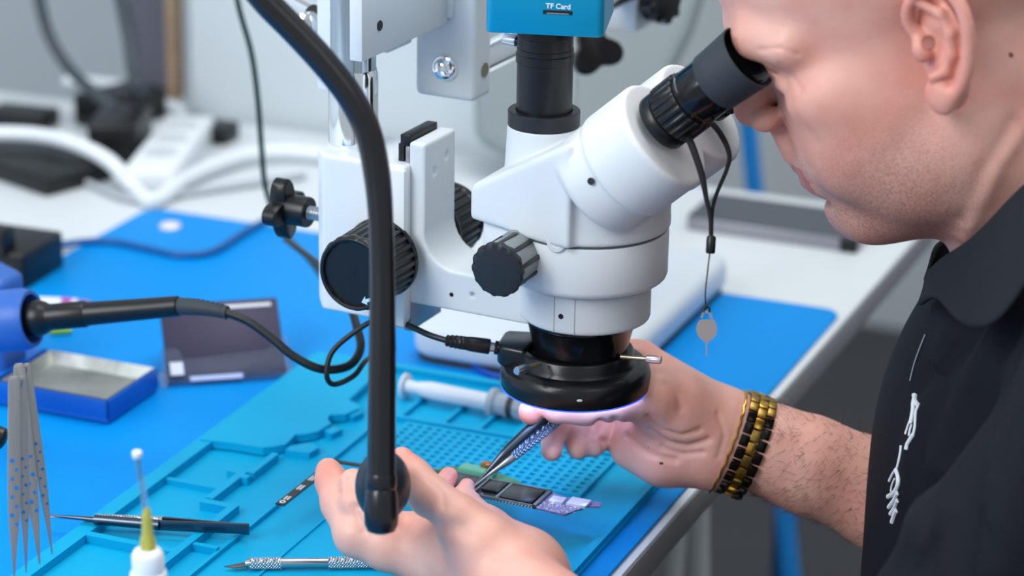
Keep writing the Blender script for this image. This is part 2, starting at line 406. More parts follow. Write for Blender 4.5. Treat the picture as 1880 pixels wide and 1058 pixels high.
# ------------------------------------------------------------------ foreground tools
def blade(m, a, b, prof, th, side, holes=None):
    """flat strip from a to b; prof: [(t, halfwidth)]; side = width direction"""
    a = np.asarray(a, float); b = np.asarray(b, float); u = nrm(b-a); L = np.linalg.norm(b-a); s_ = nrm(np.asarray(side, float)-u*(np.asarray(side, float)@u)); nn = np.cross(u, s_)
    poly = [(t*L, wd) for t, wd in prof]+[(t*L, -wd) for t, wd in prof[::-1]]
    m.prism(poly, a, u, s_, nn, -th/2, th/2); return u, s_, nn, L
HOLEDOT = mat('punched_hole', '0a6fb4', .6)
def upright_tweezers(topx, topy, t1x, t1y, t2x, t2y, D, label):
    top = W(topx, topy, D); r_ = thing('tweezers', label, 'tweezers', W((t1x+t2x)/2, (t1y+t2y)/2, D), 'upright tweezers')
    for (tx, ty, off, dd) in ((t1x, t1y, -1.4, -3), (t2x, t2y, 2.6, 9)):
        tip = W(tx, ty, D+dd); st = top+R*off+F*dd*.3; st = st if off < 0 else st-Zv*0
        mm = MB(); n = 18; side = nrm(R*.9+F*.35)
        ts = [0, .01, .03, .3, .55, .72, .85, 1.0]; ws = [2.2, 3.6, 4.3, 4.6, 4.7, 4.0, 2.2, .5]
        kw = .84 if off < 0 else .62
        u, s_, nn, L = blade(mm, st, tip, [(t, w2*kw) for t, w2 in zip(ts, ws)], 1.4, side)
        o = mm.build('arm', STEELD, r_, bevel=.3, smooth=30)
        hm = MB(); random.seed(int(tx))
        for k in range(8):
            c = st+u*L*(.42+.045*k)+s_*(1.5 if k % 2 else -1.6)*kw
            hm.cyl(c-nn*.85, c+nn*.85, (1.35+.35*(k % 3 == 0))*kw, seg=14)
        hm.build('hole', HOLEDOT, o, smooth=30)
    MB().box(top-Zv*5+F*1, nrm(R), F, Zv, 3.2, 1.6, 3).build('joint', STEELD, r_, bevel=1)
    return r_
upright_tweezers(31, 690, 26, 1062, 48, 1052, 1640, 'shorter-looking front pair of perforated grey tweezers standing upright, nearest the picture edge')
upright_tweezers(39, 667, 73, 1036, 96, 1018, 1662, 'rear pair of perforated grey tweezers standing upright, its tips on the turquoise rim')

r_ = thing('dispensing_bottle', 'small white bottle with yellow hub and capped needle, in front of the lying tweezers', 'bottle', W(278, 1205, 1560))
MILK = mat('milky_plastic', 'e8eef0', .35, sss=.3)
bb = W(278, 1205, 1560); bz = bb[2]; sc_ = 1560/FPX
def hz(y): return (1205-y)*sc_/.943
m = MB(); m.lathe([(10, 0), (11, 2), (11, hz(1062)), (10.4, hz(1045)), (9.2, hz(1042)), (9.2, hz(1012)), (7.5, hz(1003)), (5, hz(1000))], bb, Zv+R*-.005, 40); m.build('body', MILK, r_)
m = MB(); m.lathe([(4.3, 0), (4.3, 6), (3.3, 8), (3.0, 16), (2.2, 24), (1.4, 25)], bb+Zv*hz(1000), Zv+R*-.01, 24, ribs=(0, 6, 6, .25)); m.build('hub', mat('yellow_plastic', 'd8d060', .3, trans=.35), r_)
m = MB(); m.cyl(bb+Zv*hz(940)-R*.3, bb+Zv*hz(868)-R*2.4, 2.1, 1.7, 20); m.build('sleeve', mat('clear_sleeve', 'cfe6ee', .15, trans=.75, alpha=.55), r_)
m = MB(); m.cyl(bb+Zv*hz(990), bb+Zv*hz(826)-R*4.6, .8, .8, 12); m.build('needle', mat('needle_blue', '5aa8cc', .3, metal=.4), r_)
m = MB(); m.cyl(bb+Zv*hz(872)-R*3, bb+Zv*hz(830)-R*4.5, 1.55, 1.9, 20); m.build('needle_sheath', mat('sheath', '7fc4dc', .2, trans=.6, alpha=.6), r_)
m = MB(); m.lathe([(2.2, 0), (2.9, 1), (2.9, 3.6), (2.2, 4.4)], bb+Zv*hz(833)-R*4.5, Zv, 20); m.build('cap', MILK, r_)

# tweezers lying on the mat
r_ = thing('tweezers', 'shiny dark tweezers with a knurled grip lying across the tray walls of the turquoise mat', 'tweezers', G(275, 965, 3))
def knurl(name, c):
    mt = mat(name, c, .28, metal=1)
    nt = mt.node_tree; 
    if 'kn' in nt.nodes: return mt
    tc = nt.nodes.new('ShaderNodeTexCoord'); bp = nt.nodes.new('ShaderNodeBump'); bp.name = 'kn'; bp.inputs['Strength'].default_value = .9; bp.inputs['Distance'].default_value = .0006
    ws = []
    for ang in (.6, -.6):
        mp = nt.nodes.new('ShaderNodeMapping'); mp.inputs['Rotation'].default_value = (0.3, ang, ang+.2); wv = nt.nodes.new('ShaderNodeTexWave'); wv.inputs['Scale'].default_value = 260
        nt.links.new(tc.outputs['Object'], mp.inputs[0]); nt.links.new(mp.outputs[0], wv.inputs[0]); ws.append(wv)
    mx = nt.nodes.new('ShaderNodeMath'); mx.operation = 'ADD'; nt.links.new(ws[0].outputs[1], mx.inputs[0]); nt.links.new(ws[1].outputs[1], mx.inputs[1])
    nt.links.new(mx.outputs[0], bp.inputs['Height']); nt.links.new(bp.outputs[0], nt.nodes['Principled BSDF'].inputs['Normal']); return mt
KN = knurl('knurled_steel', 'cfd6dc'); KND = knurl('knurled_steel_dark', '7f93b0')
a_, b_ = G(92, 948, 9), G(457, 972, 9)
u = nrm(b_-a_); L = np.linalg.norm(b_-a_); sd = nrm(np.cross(u, Zv))
for k, (s_, tint) in enumerate(((1, DSTEEL), (-1, STEEL))):
    mm = MB()
    off = [(.0, 0.4), (.2, 2.2), (.5, 4.6), (.75, 4.2), (1, 1.2)]
    pts = [a_+u*L*t-sd*s_*o+Zv*(-s_*.8) for t, o in off]
    rad = [.5, 1.6, 2.2, 2.3, 2.2]
    mm.tube(pts[:3], rad[:3], 16)
    mm.build('arm', DSTEEL if s_ < 0 else STEEL, r_)
    mm = MB(); mm.loft([[pts[2]+u*8+q for q in [sd*1-Zv*3.5, sd*1+Zv*3.5, -sd*1+Zv*3.5, -sd*1-Zv*3.5]], [pts[4]+q for q in [sd*.9-Zv*3.8, sd*.9+Zv*3.8, -sd*.9+Zv*3.8, -sd*.9-Zv*3.8]]]); mm.build('spring_leaf', DSTEEL, r_, bevel=.4)
    mm = MB(); mm.cyl(a_+u*L*.23-sd*s_*2.4-Zv*s_*.8, a_+u*L*.56-sd*s_*4.6-Zv*s_*.8, 3.2, 3.6, 40); mm.build('grip', KN if s_ > 0 else DSTEEL, r_)

# hobby knife
r_ = thing('craft_knife', 'silver craft knife with knurled barrel lying at the bottom of the picture beside the hand', 'knife', G(560, 1040, 0))
a_, b_ = G(459, 1035, 4.5), G(755, 1032, 4.5); u = nrm(b_-a_); L = np.linalg.norm(b_-a_)
m = MB(); m.cyl(a_, a_+u*L*.195, 3.9, 3.9, 40); m.build('collet', KN, r_)
m = MB(); m.lathe([(2.6, -3), (3.2, 0), (3.3, L*.195), (3.3, L*.485), (3.0, L*.49), (3, L*.9)], a_, u, 40); m.build('barrel', STEEL, r_)
m = MB(); m.cyl(a_+u*L*.485, b_, 3.9, 3.9, 40); m.build('grip', KN, r_)
sd = nrm(np.cross(u, Zv)); tip = G(411, 1040, 3)
m = MB(); m.add([a_-u*1+sd*3+Zv*0, a_-u*1-sd*3.4, tip+u*7-sd*-2.4, tip, a_-u*1+sd*3-Zv*1, a_-u*1-sd*3.4-Zv*1, tip+u*7+sd*2.4-Zv*.6, tip-Zv*.4], [(0, 1, 3, 2), (4, 6, 7, 5), (0, 2, 6, 4), (1, 5, 7, 3), (0, 4, 5, 1), (2, 3, 7, 6)])
m.build('blade', mat('blade_steel', '6d7174', .35, metal=.8, var=.4, vscale=120), r_, smooth=0)

# black object at the picture's left edge
m = MB(); m.tube([W(-40, 800, 1750), W(-12, 801, 1750), W(6, 806, 1750), W(12, 808, 1750)], [7, 7.6, 7, 3], 20)
tag(m.build('screwdriver_handle', BLACK), 'dark rounded tool handle entering at the far left edge over the blue mat', 'handle')

# ------------------------------------------------------------------ soldering iron stand and iron
r_ = thing('soldering_iron_stand', 'blue soldering iron stand with metal sponge tray on the blue mat', 'stand', T(60, 440, -3))
m = MB(); a0, a1, b0, b1 = 20, 94, 370, 620
m.tbox((a0, a1), (b0, b1), (-2, 2)); m.build('base_plate', BLUEP, r_, bevel=1)
m = MB()
for (aa, ab, ba, bb2) in ((a0, a0+2, b0, 470), (a1-2, a1, b0, 470), (a0, a1, b0, b0+2), (a0, a1, 468, 470)): m.tbox((aa, ab), (ba, bb2), (1, 16))
m.tbox((a0, a1), (470, 620), (1, 15)); m.build('tray', BLUEP, r_, bevel=.5)
LIN = mat('tray_tin', 'b9bcb6', .33, metal=.75, var=.5, vscale=30, bump=.3, bscale=80)
m = MB(); ia, ib, ja, jb = a0+2, a1-2, b0+2, 462
def tq(a, b, z): return T(a, b, z)
Vv = [tq(ia, ja, 16.6), tq(ib, ja, 16.6), tq(ib, jb, 16.6), tq(ia, jb, 16.6), tq(ia+7, ja+8, 8), tq(ib-6, ja+8, 8), tq(ib-6, jb-6, 8), tq(ia+7, jb-6, 8)]
m.add(Vv, [(0, 1, 5, 4), (1, 2, 6, 5), (2, 3, 7, 6), (3, 0, 4, 7), (4, 5, 6, 7)]); m.build('tray_liner', LIN, r_, smooth=0)
for q in ((a0+6, b0+6), (a1-6, b0+6), (a0+6, 610), (a1-6, 610)): MB().cyl(T(*q, -3), T(*q, -1.6), 4, seg=16).build('foot', RUBBER, r_)
hp = W(62, 585, 1912); hd = nrm(W(330, 562, 1880)-W(62, 585, 1912))
m = MB(); m.ringlathe([(17.5, 0), (20, 0), (22, -6), (22, -30), (20, -60), (14, -62), (15, -30), (16.5, -6)], hp-hd*1, hd, 48); m.build('funnel', BLUEC, r_)
m = MB(); m.prism([(-30, 12), (46, 12), (40, 60), (24, 84), (-6, 92), (-30, 84)], T(58, 500, 0), T2, Zv, T1, -16, 16); m.build('bracket', BLUEC, r_, bevel=5, seg=3)
r_ = thing('soldering_iron', 'black soldering iron resting with its tip in the blue stand', 'soldering iron', hp)
def al(s, dn=0): return hp+hd*s-Zv*dn
m = MB(); L0 = np.linalg.norm(W(330, 562, 1880)-hp)
m.lathe([(7, -10), (12.5, -4), (13.2, 4), (11.5, 9), (9.8, 12), (9.4, 14), (9.4, 40), (8.6, 41), (8.4, 42), (7.6, L0*.75), (7.2, L0-1), (6, L0)], hp, hd, 40, ribs=None); m.build('handle', BLACK, r_)
cab = [al(L0-2), W(372, 566, 1872), W(415, 574, 1868)]
m = MB(); m.tube(cab, [6.2, 5.2, 4.2], 20)
for k in range(11):
    t = k/10; m.lathe([(5.6-1.4*t+.5, -1), (5.6-1.4*t+.5, 1)], al(L0-2)*(1-t)+np.array(cab[2])*t+Zv*(1.6*math.sin(math.pi*t)), np.array(cab[2])-al(L0), 20)
m.build('strain_relief', RUBBER, r_)
BC = mat('black_cable', '0b1518', .4)
m = MB(); m.tube([W(412, 573, 1868), W(455, 590, 1865), W(500, 622, 1862), W(540, 655, 1860), W(590, 678, 1860), W(640, 672, 1870), W(662, 640, 1885), W(655, 600, 1900), W(640, 560, 1920), W(600, 500, 1980), W(545, 455, 2060), W(525, 440, 2100)], [3.1]*8+[2.6]*4, 14)
m.build('cable', BC, r_)
# power lead of the ring light, looping under the focus block
m = MB(); m.tube([W(826, 627, 1800), W(790, 616, 1805), W(755, 600, 1815), W(735, 592, 1825), W(690, 588, 1845), W(640, 618, 1850), W(608, 650, 1850), W(600, 690, 1850), W(614, 706, 1855), W(650, 690, 1860), W(675, 660, 1880), W(720, 640, 1960)], [2.1]*4+[1.9]*8, 14)
RING_LEAD = m

# clear card box
r_ = thing('card_box', 'clear plastic box holding a dark purple card, leaning on the blue mat', 'box', G(420, 705, -3))
g0, g1 = G(305, 706, -2), G(533, 690, -2); bx_ = nrm(g1-g0); Lb = np.linalg.norm(g1-g0); back = nrm(np.cross(Zv, bx_)); upv = nrm(Zv*.66+back*.75)
nb_ = np.cross(bx_, upv)
CARD = mat('dark_purple_card', '211d45', .5, var=.3, vscale=12); CLR = mat('clear_plastic', '8fa6cc', .12, trans=.85, alpha=.35, ior=1.3)
m = MB(); m.box(g0+bx_*Lb/2+upv*34+back*4, bx_, upv, nb_, Lb/2-2, 32, 3.2); m.build('card_block', CARD, r_, bevel=1)
m = MB(); m.box(g0+bx_*Lb/2+upv*60+back*4-nb_*-3.4, bx_, upv, nb_, 18, 1.4, .3)
m.V = [tuple(np.array(v)+bx_*22) for v in m.V]; m.build('white_band', mat('white_print', 'd8d8e0', .5), r_, smooth=0)
sgn = 1 if (nb_@F) < 0 else -1
fr = nb_*sgn
m = MB(); P0 = g0+fr*3
poly = [(-2, -1), (Lb+2, -1), (Lb+2, 31), (Lb-9, 31), (Lb-14, 21), (16, 17), (11, 27), (-2, 27)]
m.prism(poly, P0+back*2, bx_, upv, fr, 0, 2.2); m.build('clear_front', CLR, r_, bevel=.6)
m = MB(); m.box(g0+bx_*Lb/2+back*8+Zv*1.5, bx_, back, Zv, Lb/2+4, 15, 2); m.build('clear_base', CLR, r_, bevel=.8)
m = MB(); m.box(P0+back*2+bx_*9+upv*9+fr*2.4, bx_, upv, fr, 5, 5.5, .3); m.build('sticker', mat('pale_sticker', 'cfd6e8', .5), r_, smooth=0)
m = MB(); m.box(P0+bx_*38+upv*.2+fr*2.6, bx_, upv, fr, 20, 2, .3); m.build('edge_strip', mat('pale_strip', 'a9b8e0', .4), r_, smooth=0)

# marker pen
r_ = thing('marker_pen', 'white marker pen with pink and red end on the blue mat behind the soldering iron', 'pen', G(110, 556, -3))
a_, b_ = G(50, 556, 3), G(165, 560, 3); u = nrm(b_-a_); L = np.linalg.norm(b_-a_)
for n_, s0, s1, rr, mt in (('barrel', 0, .55, 5, MILK), ('band', .55, .72, 5.1, mat('magenta', 'b04a9c', .4)), ('collar', .72, .8, 4.6, MILK), ('cap', .8, 1, 3.6, mat('red_cap', 'b85468', .4))):
    MB().cyl(a_+u*L*s0, a_+u*L*s1, rr, seg=24).build(n_, mt, r_)
m = MB(); a_, b_ = G(92, 608, 0), G(131, 606, 0); m.cyl(a_, b_, 3.4, 2.6, 20)
tag(m.build('pen_cap', mat('lime', 'a8d848', .4)), 'small lime green cap on the blue mat under the soldering iron', 'cap')

# ------------------------------------------------------------------ cables and adapters
def cable(name, px, r, m_, label, cat='cable', z=None):
    P = [G(p[0], p[1], z if z is not None else (p[2] if len(p) > 2 else -2)) if (len(p) < 3 or p[2] < 500) else W(*p) for p in px]
    mm = MB(); mm.tube(P, r, 14); return tag(mm.build(name, m_), label, cat)
BLUEC2 = mat('dark_blue_cable', '0f5a9c', .4)
cable('power_cable', [(60, 462, 0), (130, 447, 0), (200, 443, 0), (270, 456, 0), (330, 468, 0), (390, 462, 0), (440, 432, 0), (478, 410, 0), (520, 392, 0)], 3.2, BLUEC2, 'dark cable snaking from the black adapter across the far part of the blue mat')
cable('hanging_cable', [(428, -40, 2150), (440, 20, 2150), (462, 100, 2160), (474, 190, 2170), (480, 270, 2180), (489, 350, 2190), (520, 425, 2200), (562, 470, 2190), (600, 520, 2150)], 2.3, mat('dark_green_cable', '08302e', .35), 'thin dark green cable hanging down behind the star knob')
WC = mat('white_cable', 'dfe5ea', .4); GC = mat('grey_cable', 'a9b0b6', .45); KC = mat('dark_grey_cable', '3c444a', .5)
cable('white_cable', [(-30, 245, 27), (60, 248, 27), (130, 262, 27), (200, 296, 16), (246, 345, 2), (284, 368, 2), (340, 330, 3), (400, 302, 4), (470, 282, 5), (560, 280, 4), (700, 300, 2)], 7.5, WC, 'thickest white cable bending past the foot of the white power strip')
cable('white_cable', [(120, 150, 6), (180, 152, 8), (240, 163, 8), (290, 185, 6), (335, 205, 4)], 6, WC, 'white cable behind the power strip in front of the dark panel')
cable('grey_cable', [(-30, 300, 2), (60, 312, 1), (150, 332, -2), (240, 366, -2), (330, 357, -2), (430, 342, -2), (560, 322, -2)], 3.4, GC, 'thin grey cable lying on the bench in front of the white cable')
cable('black_cable', [(62, -60, 2750), (72, 0, 2750), (92, 70, 2750), (130, 130, 2740), (180, 175, 2700), (215, 205, 2650)], 6, KC, 'dark cable curving down the left wall into the adapters')
cable('black_cable', [(214, -60, 2700), (224, 0, 2700), (238, 70, 2700), (246, 130, 2690), (262, 165, 2660)], 7.5, KC, 'dark cable hanging straight down in front of the grey panel')
cable('blue_cable', [(830, 648, 0), (860, 668, -1), (905, 690, -1), (950, 690, -1), (1000, 672, -1)], 2.6, mat('blue_cable', '0b46a8', .4), 'dark blue cable on the mat in front of the microscope base')
# power strip with plugs
r_ = thing('power_strip', 'white power strip lying slantwise among cables on the bench', 'power strip', G(300, 290, -6))
a_, b_ = G(272, 335, 6), G(350, 232, 6); u = nrm(b_-a_); L = np.linalg.norm(b_-a_); sd = nrm(np.cross(u, Zv))
m = MB(); m.box((a_+b_)/2, u, sd, Zv, L/2, 25, 12); m.build('housing', WHITE, r_, bevel=5, seg=3)
for t in (.3, .55, .8): MB().cyl(a_+u*L*t+Zv*12, a_+u*L*t+Zv*12.8, 16, seg=32).build('socket', mat('socket_grey', 'c2c8cc', .5), r_)
def brick(px, py, z0, hx, hy, hz, ang, label, name='power_adapter', parts=True):
    c = G(px, py, -6); ca = math.cos(ang); sa = math.sin(ang); x = T1*ca+T2*sa; y = -T1*sa+T2*ca
    rr = thing(name, label, 'adapter', c)
    MB().box(c+Zv*hz, x, y, Zv, hx, hy, hz).build('housing', BLACK, rr, bevel=3, seg=3)
    mm = MB(); mm.tube([c+x*hx+Zv*hz, c+x*(hx+10)+Zv*hz, c+x*(hx+20)+Zv*hz*.8], [5, 4, 2.5], 12); mm.build('cord_sleeve', RUBBER, rr)
    return rr
brick(222, 282, 0, 42, 24, 20, .35, 'black power adapter just to the left of the white power strip')
brick(222, 222, 0, 40, 26, 16, -.3, 'black power adapter behind the white power strip below the hanging dark cable')
brick(330, 302, 0, 20, 13, 10, .3, 'small black plug just to the right of the white power strip')
brick(388, 256, 0, 16, 24, 9, .0, 'small black adapter behind the right end of the white power strip')
brick(42, 232, 0, 20, 32, 9, .1, 'low black adapter behind the thick white cable at the left')
brick(48, 312, 0, 40, 82, 9, -.35, 'wide flat black adapter in front of the thick white cable at the left edge')
r2 = brick(6, 505, 0, 34, 40, 17, .05, 'large black adapter on the bench above the blue soldering stand')
m = MB(); c = G(-8, 440, 36); m.box(c, T1, T2, Zv, 10, 14, 12); m.build('plug', BLACK, r2, bevel=3)

# dark panel with wooden edge standing at the back of the bench
r_ = thing('partition_panel', 'dark grey panel with a wooden edge standing at the back of the bench', 'panel', G(290, 178, -6))
c = G(322, 182, -6); e0 = c
m = MB(); m.tbox((e0@T1, e0@T1+14), (e0@T2+9, e0@T2+50), (-6, 520)); m.V = m.V
m.build('board', mat('dark_grey_panel', '5c5c68', .6), r_)
m = MB(); m.tbox((e0@T1-1, e0@T1+15), (e0@T2-3, e0@T2+9), (-6, 520)); m.build('edge_trim', mat('wood_edge', 'b09478', .55, var=.2, vscale=30), r_)
r_ = thing('wall_board', 'tall white board standing against the bench end behind the microscope', 'board', T(790, 430, FLOORZ))
m = MB(); m.tbox((792, 815), (330, 722), (FLOORZ, 900)); m.build('board', mat('white_board', 'ccd5da', .6, var=.04, vscale=3), r_)
# grey curtain-like slanted cover behind the camera tube
r_ = thing('grey_cover', 'blurred mid-grey slanted cover standing behind the camera tube', 'cover', T(800, 250, -6))
P_ = [W(872, 262, 2560), W(868, 60, 2560), W(880, -120, 2560), W(1330, -120, 2560), W(1275, 60, 2560), W(1200, 210, 2560), W(1125, 335, 2560), W(1000, 330, 2560)]
m = MB(); m.V = [tuple(p) for p in P_]+[tuple(p+F*60+Zv*10) for p in P_]; k = len(P_)
m.F = [tuple(range(k)), tuple(range(k, 2*k))[::-1]]+[(i, (i+1) % k, k+(i+1) % k, k+i) for i in range(k)]; m.fm = [0]*len(m.F)
m.build('shell', mat('mid_grey_cover', '8f999b', .6, var=.2, vscale=2), r_, bevel=14, seg=4)

# blue posts and stool
BP = mat('blue_post', '0c84d4', .5)
p0, p1 = W(1352, 0, 2950), W(1392, 420, 2950); dv = p1-p0; pe_ = p0+dv*((FLOORZ-p0[2])/dv[2])
m = MB(); m.tube([p0-dv*.3, pe_], 11, smooth=0, seg=4); tag(m.build('blue_post', BP, smooth=0, bevel=1), 'bright blue post standing behind the bench below the nose', 'post')
r_ = thing('stool', 'stool with dark blue legs on the floor below the bare forearm', 'stool', W(1560, 1250, 3150))
zz = -436
DB = mat('dark_blue_leg', '0c4f86', .5)
def dropz(q, z): return V3(q[0], q[1], z)
c1, c2 = W(1440, 1000, 3000), W(1440, 1000, 3075); c3 = W(1980, 1000, 3000); c4 = W(1980, 1000, 3075)
for q in (c1, c2, c3, c4): MB().tube([dropz(q, zz), dropz(q, FLOORZ)], 14, smooth=0, seg=4).build('leg', DB, r_, smooth=0, bevel=1)
ctr = (c1+c2+c3+c4)/4; m = MB(); m.box(dropz(ctr, zz+8), R0, V3(0, 1, 0), Zv, 172, 40, 6); m.build('seat', BLACK, r_, bevel=5)

# phone lying behind
r_ = thing('smartphone', 'large dark phone lying face up on the bench below the chin', 'phone', T(682, 60, -6))
m = MB(); m.prism(rrect(642, 722, -20, 140, 9), (0, 0, 0), T1, T2, Zv, -6, 6); m.build('body', mat('phone_silver', '9a98a0', .3, metal=.7), r_, bevel=1.2)
m = MB(); m.prism(rrect(643.5, 720.5, -18.5, 138.5, 8), (0, 0, 0), T1, T2, Zv, 6, 6.6); m.build('screen', mat('phone_glass', '3a4148', .12), r_, smooth=0)
m = MB(); m.prism(rrect(640.5, 650, -20.5, -4, 3), (0, 0, 0), T1, T2, Zv, -5.8, 6.2); m.build('corner_bumper', BLACK, r_, bevel=1)

# syringe
r_ = thing('syringe', 'white plastic syringe lying on the turquoise mat beside the ring light', 'syringe', G(850, 728, 5))
a_, b_ = G(742, 708, 10), G(965, 752, 10); u = nrm(b_-a_); L = np.linalg.norm(b_-a_)
SY = mat('syringe_plastic', 'd5dbe6', .35, sss=.1)
m = MB(); m.lathe([(9.5, 0), (9.5, 2), (5, 3), (4.4, 10), (6, 18), (6.6, 22), (6.4, L*.8), (6, L*.82)], a_, u, 32); m.build('plunger', SY, r_)
m = MB(); m.lathe([(11, L*.72), (11.5, L*.76), (8, L*.78), (8.4, L*.86), (8.4, L*1.0)], a_, u, 32); m.build('barrel', mat('syringe_clear', 'c6d2de', .2, trans=.4), r_)
m = MB(); m.lathe([(8.6, L*.87), (8.6, L*.92)], a_, u, 32); m.build('stopper', RUBBER, r_)

# ================================================================== the stereo microscope
HOLED = mat('screw_socket', '3a3d40', .5, metal=.5)
ms = thing('stereo_microscope', 'white trinocular stereo microscope with black eyepiece, focus knobs and chrome column in the centre', 'microscope', S(-60, 0, 98))
def axe(d): return frame(d)
# --- holder ring and angled arm (one casting)
A = []
def add(p, op='+', k=0): A.append((p, op, k))
add(p_cyl(S(6, 0, 148), S(6, 0, 174), 42.7, r=2.5))
add(p_box(S(-62, 0, 156), (52, 22, 14), (Ee, Nn, Zv), r=1.5), '+', 0)
add(p_box(S(-108, 0, 198), (6, 22, 56), (Ee, Nn, Zv), r=1.5))
# bend where the plate meets the arm
add(p_box(S(-91, 0, 180), (12, 22, 12), (Ee, Nn, Zv), r=1))
add(p_cyl(S(-79.5, -40, 192.5), S(-79.5, 40, 192.5), 22.5, r=.3), '-', 1)
add(p_box(S(-58, 0, 166), (36, 12.5, 30), (Ee, Nn, Zv), r=3), '-', 2) if False else None
# the arm floor rises into the ring, bottom edge cut
add(p_box(S(-60, 0, 128), (90, 60, 14), (nrm(Ee+Zv*.04), Nn, Zv), r=.5), '-', 1)
for N_, Z_ in ((8, 240), (-9, 247)): add(p_cyl(S(-104, N_, Z_-8), S(-98, N_, Z_-8), 2.6, r=.2), '-', .5)
add(p_cyl(S(-66, 30, 156), S(-66, 18, 156), 1.8, r=.2), '-', .5)
fh = math.radians(22); fdir = nrm(Nn*.99+Ee*.1)
organic('holder_arm', A, 1.25, ALU, ms, it=1)
c = S(6, 0, 160)+fdir*42.4
def at_plane(px, py, P, nv):
    v = pdir(px, py); s = ((np.asarray(P)-CAM)@nv)/(v@nv); return CAM+v*s
q = at_plane(1030, 581, c, fdir)
MB().cyl(q-fdir*1, q+fdir*.5, 1.7, seg=20).build('grub_screw', HOLE, ms)
MB().cyl(at_plane(829, 541, S(0, 22, 0), Nn)-Nn, at_plane(829, 541, S(0, 22, 0), Nn)+Nn*.3, 1.5, seg=20).build('grub_screw', HOLE, ms)
m = MB()
for s_ in (-1, 1):
    p = S(6, 0, 0)+fdir*42.55+np.cross(Zv, fdir)*s_*7
    p = S(6, 0, 0)+nrm(p-S(6, 0, 0))*42.75
    m.box(p+Zv*161, np.cross(Zv, fdir), fdir, Zv, .25, .25, 12)
m.build('joint_line', mat('seam_grey', 'a4adb1', .5), ms, smooth=0)

# --- zoom body (lower band)
def plan(scale=0.0, R_=53, E0=6, Eb=-58, hb=30, n=14):
    """outline seen from above: round front, narrower straight back"""
    pts = []
    R_ += scale; hb += scale; Eb -= scale
    a0 = math.acos(max(-1, min(1, (-30-E0)/R_)))
    for k in range(2*n+1):
        a = -a0+2*a0*k/(2*n); pts.append((E0+R_*math.cos(a), R_*math.sin(a)))
    rr = 9
    for k in range(6):
        a = math.pi/2+ (math.pi/2)*k/5; pts.append((Eb+rr+rr*math.cos(a), hb-rr+rr*math.sin(a)))
    for k in range(6):
        a = math.pi+(math.pi/2)*k/5; pts.append((Eb+rr+rr*math.cos(a), -hb+rr+rr*math.sin(a)))
    return pts
def stack(levels, **k):
    return [[S(e, n_, z) for e, n_ in plan(sc_, **k)] for z, sc_ in levels]
PC = {}
m = MB(); m.loft(stack([(175, -7), (176.5, -3), (178.5, -.8), (181, 0), (209.2, 0), (210.2, -.8)])); m.build('zoom_body', WHITE, ms, smooth=50)
m = MB(); m.loft(stack([(209.8, -2), (212, -2)])); m.build('seam_gap', mat('seam_dark', '5e676b', .6), ms)
# --- viewing head (upper body): wedge top rising towards the eyepieces, trinocular cone, prism drums
def p_plan(z0, z1, grow=0, r=4):
    c0 = p_cyl(S(6, 0, z0), S(6, 0, z1), 53.6+grow, r=r)
    return c0
dv = nrm(.751*Ee+.66*Zv); dperp = nrm(np.cross(Nn, dv))
if dperp[2] < 0: dperp = -dperp
HF, HN = (70.2, 287.7), 29
A = []
# body: union of front cylinder and back block, kept under a slanted plane
add(p_cyl(S(6, 0, 211.5), S(6, 0, 300), 54, 50, r=3))
tp_ = math.atan2(53-33, 64-2)
add(p_planes([(-Ee, 64), (Ee, 20), (Nn*math.cos(tp_)-Ee*math.sin(tp_), 53.4*math.cos(tp_)-2*math.sin(tp_)), (-Nn*math.cos(tp_)-Ee*math.sin(tp_), 53.4*math.cos(tp_)-2*math.sin(tp_)), (Zv, 43), (-Zv, 43.5)], S(0, 0, 255), 90, r=3.5), '+', 4)
sl = nrm(-Ee*.50+Zv*.87)
top = p_box(S(-44, 0, 246)-sl*100+nrm(Ee*.87+Zv*.5)*60, (200, 120, 100), (nrm(Ee*.87+Zv*.5), Nn, sl), r=1)
A.append((top, '&', 5))
A.append((p_box(S(-16, 0, 211.5-50+50+60), (200, 200, 60), (Ee, Nn, Zv), r=1), '&', 1))
for s_ in (1, -1):
    f0 = S(HF[0], HN*s_, HF[1])
    add(p_cyl(f0-dv*64, f0-dv*30, 35.4, r=6), '+', 3); add(p_cyl(f0-dv*38.5, f0, 37.2, r=2.6), '+', .6)
add(p_box(S(26, 0, 262), (34, 26, 21), (dv, Nn, dperp), r=5), '+', 5)
add(p_cyl(S(-27.2, 0, 225), S(-27.0, 0, 273.5), 25.6, 23.5, r=.8), '+', 2)
A.append((p_box(S(0, 0, 211.5-60), (200, 200, 60), (Ee, Nn, Zv), r=.5), '-', .6))
organic('viewing_head', A, 1.15, WHITE, ms, it=2)
# joint groove of the near drum
f0 = S(HF[0], HN, HF[1])
q = f0-dv*38; 
def on_drum(px, py):
    v = pdir(px, py); o = CAM-f0; vv = v-dv*(v@dv); oo = o-dv*(o@dv); a = vv@vv; b = 2*vv@oo; c_ = oo@oo-37**2; s = (-b-math.sqrt(max(b*b-4*a*c_, 0)))/(2*a); return CAM+v*s
q = on_drum(1085, 333); nq = nrm((q-f0)-dv*((q-f0)@dv))
m = MB(); m.ringlathe([(1.2, -.3), (2.3, -.3), (2.3, .5), (1.2, .5)], q, nq, 24); m.cyl(q-nq*.5, q+nq*.1, 1.3, seg=16); m.build('drum_screw', HOLED, ms)
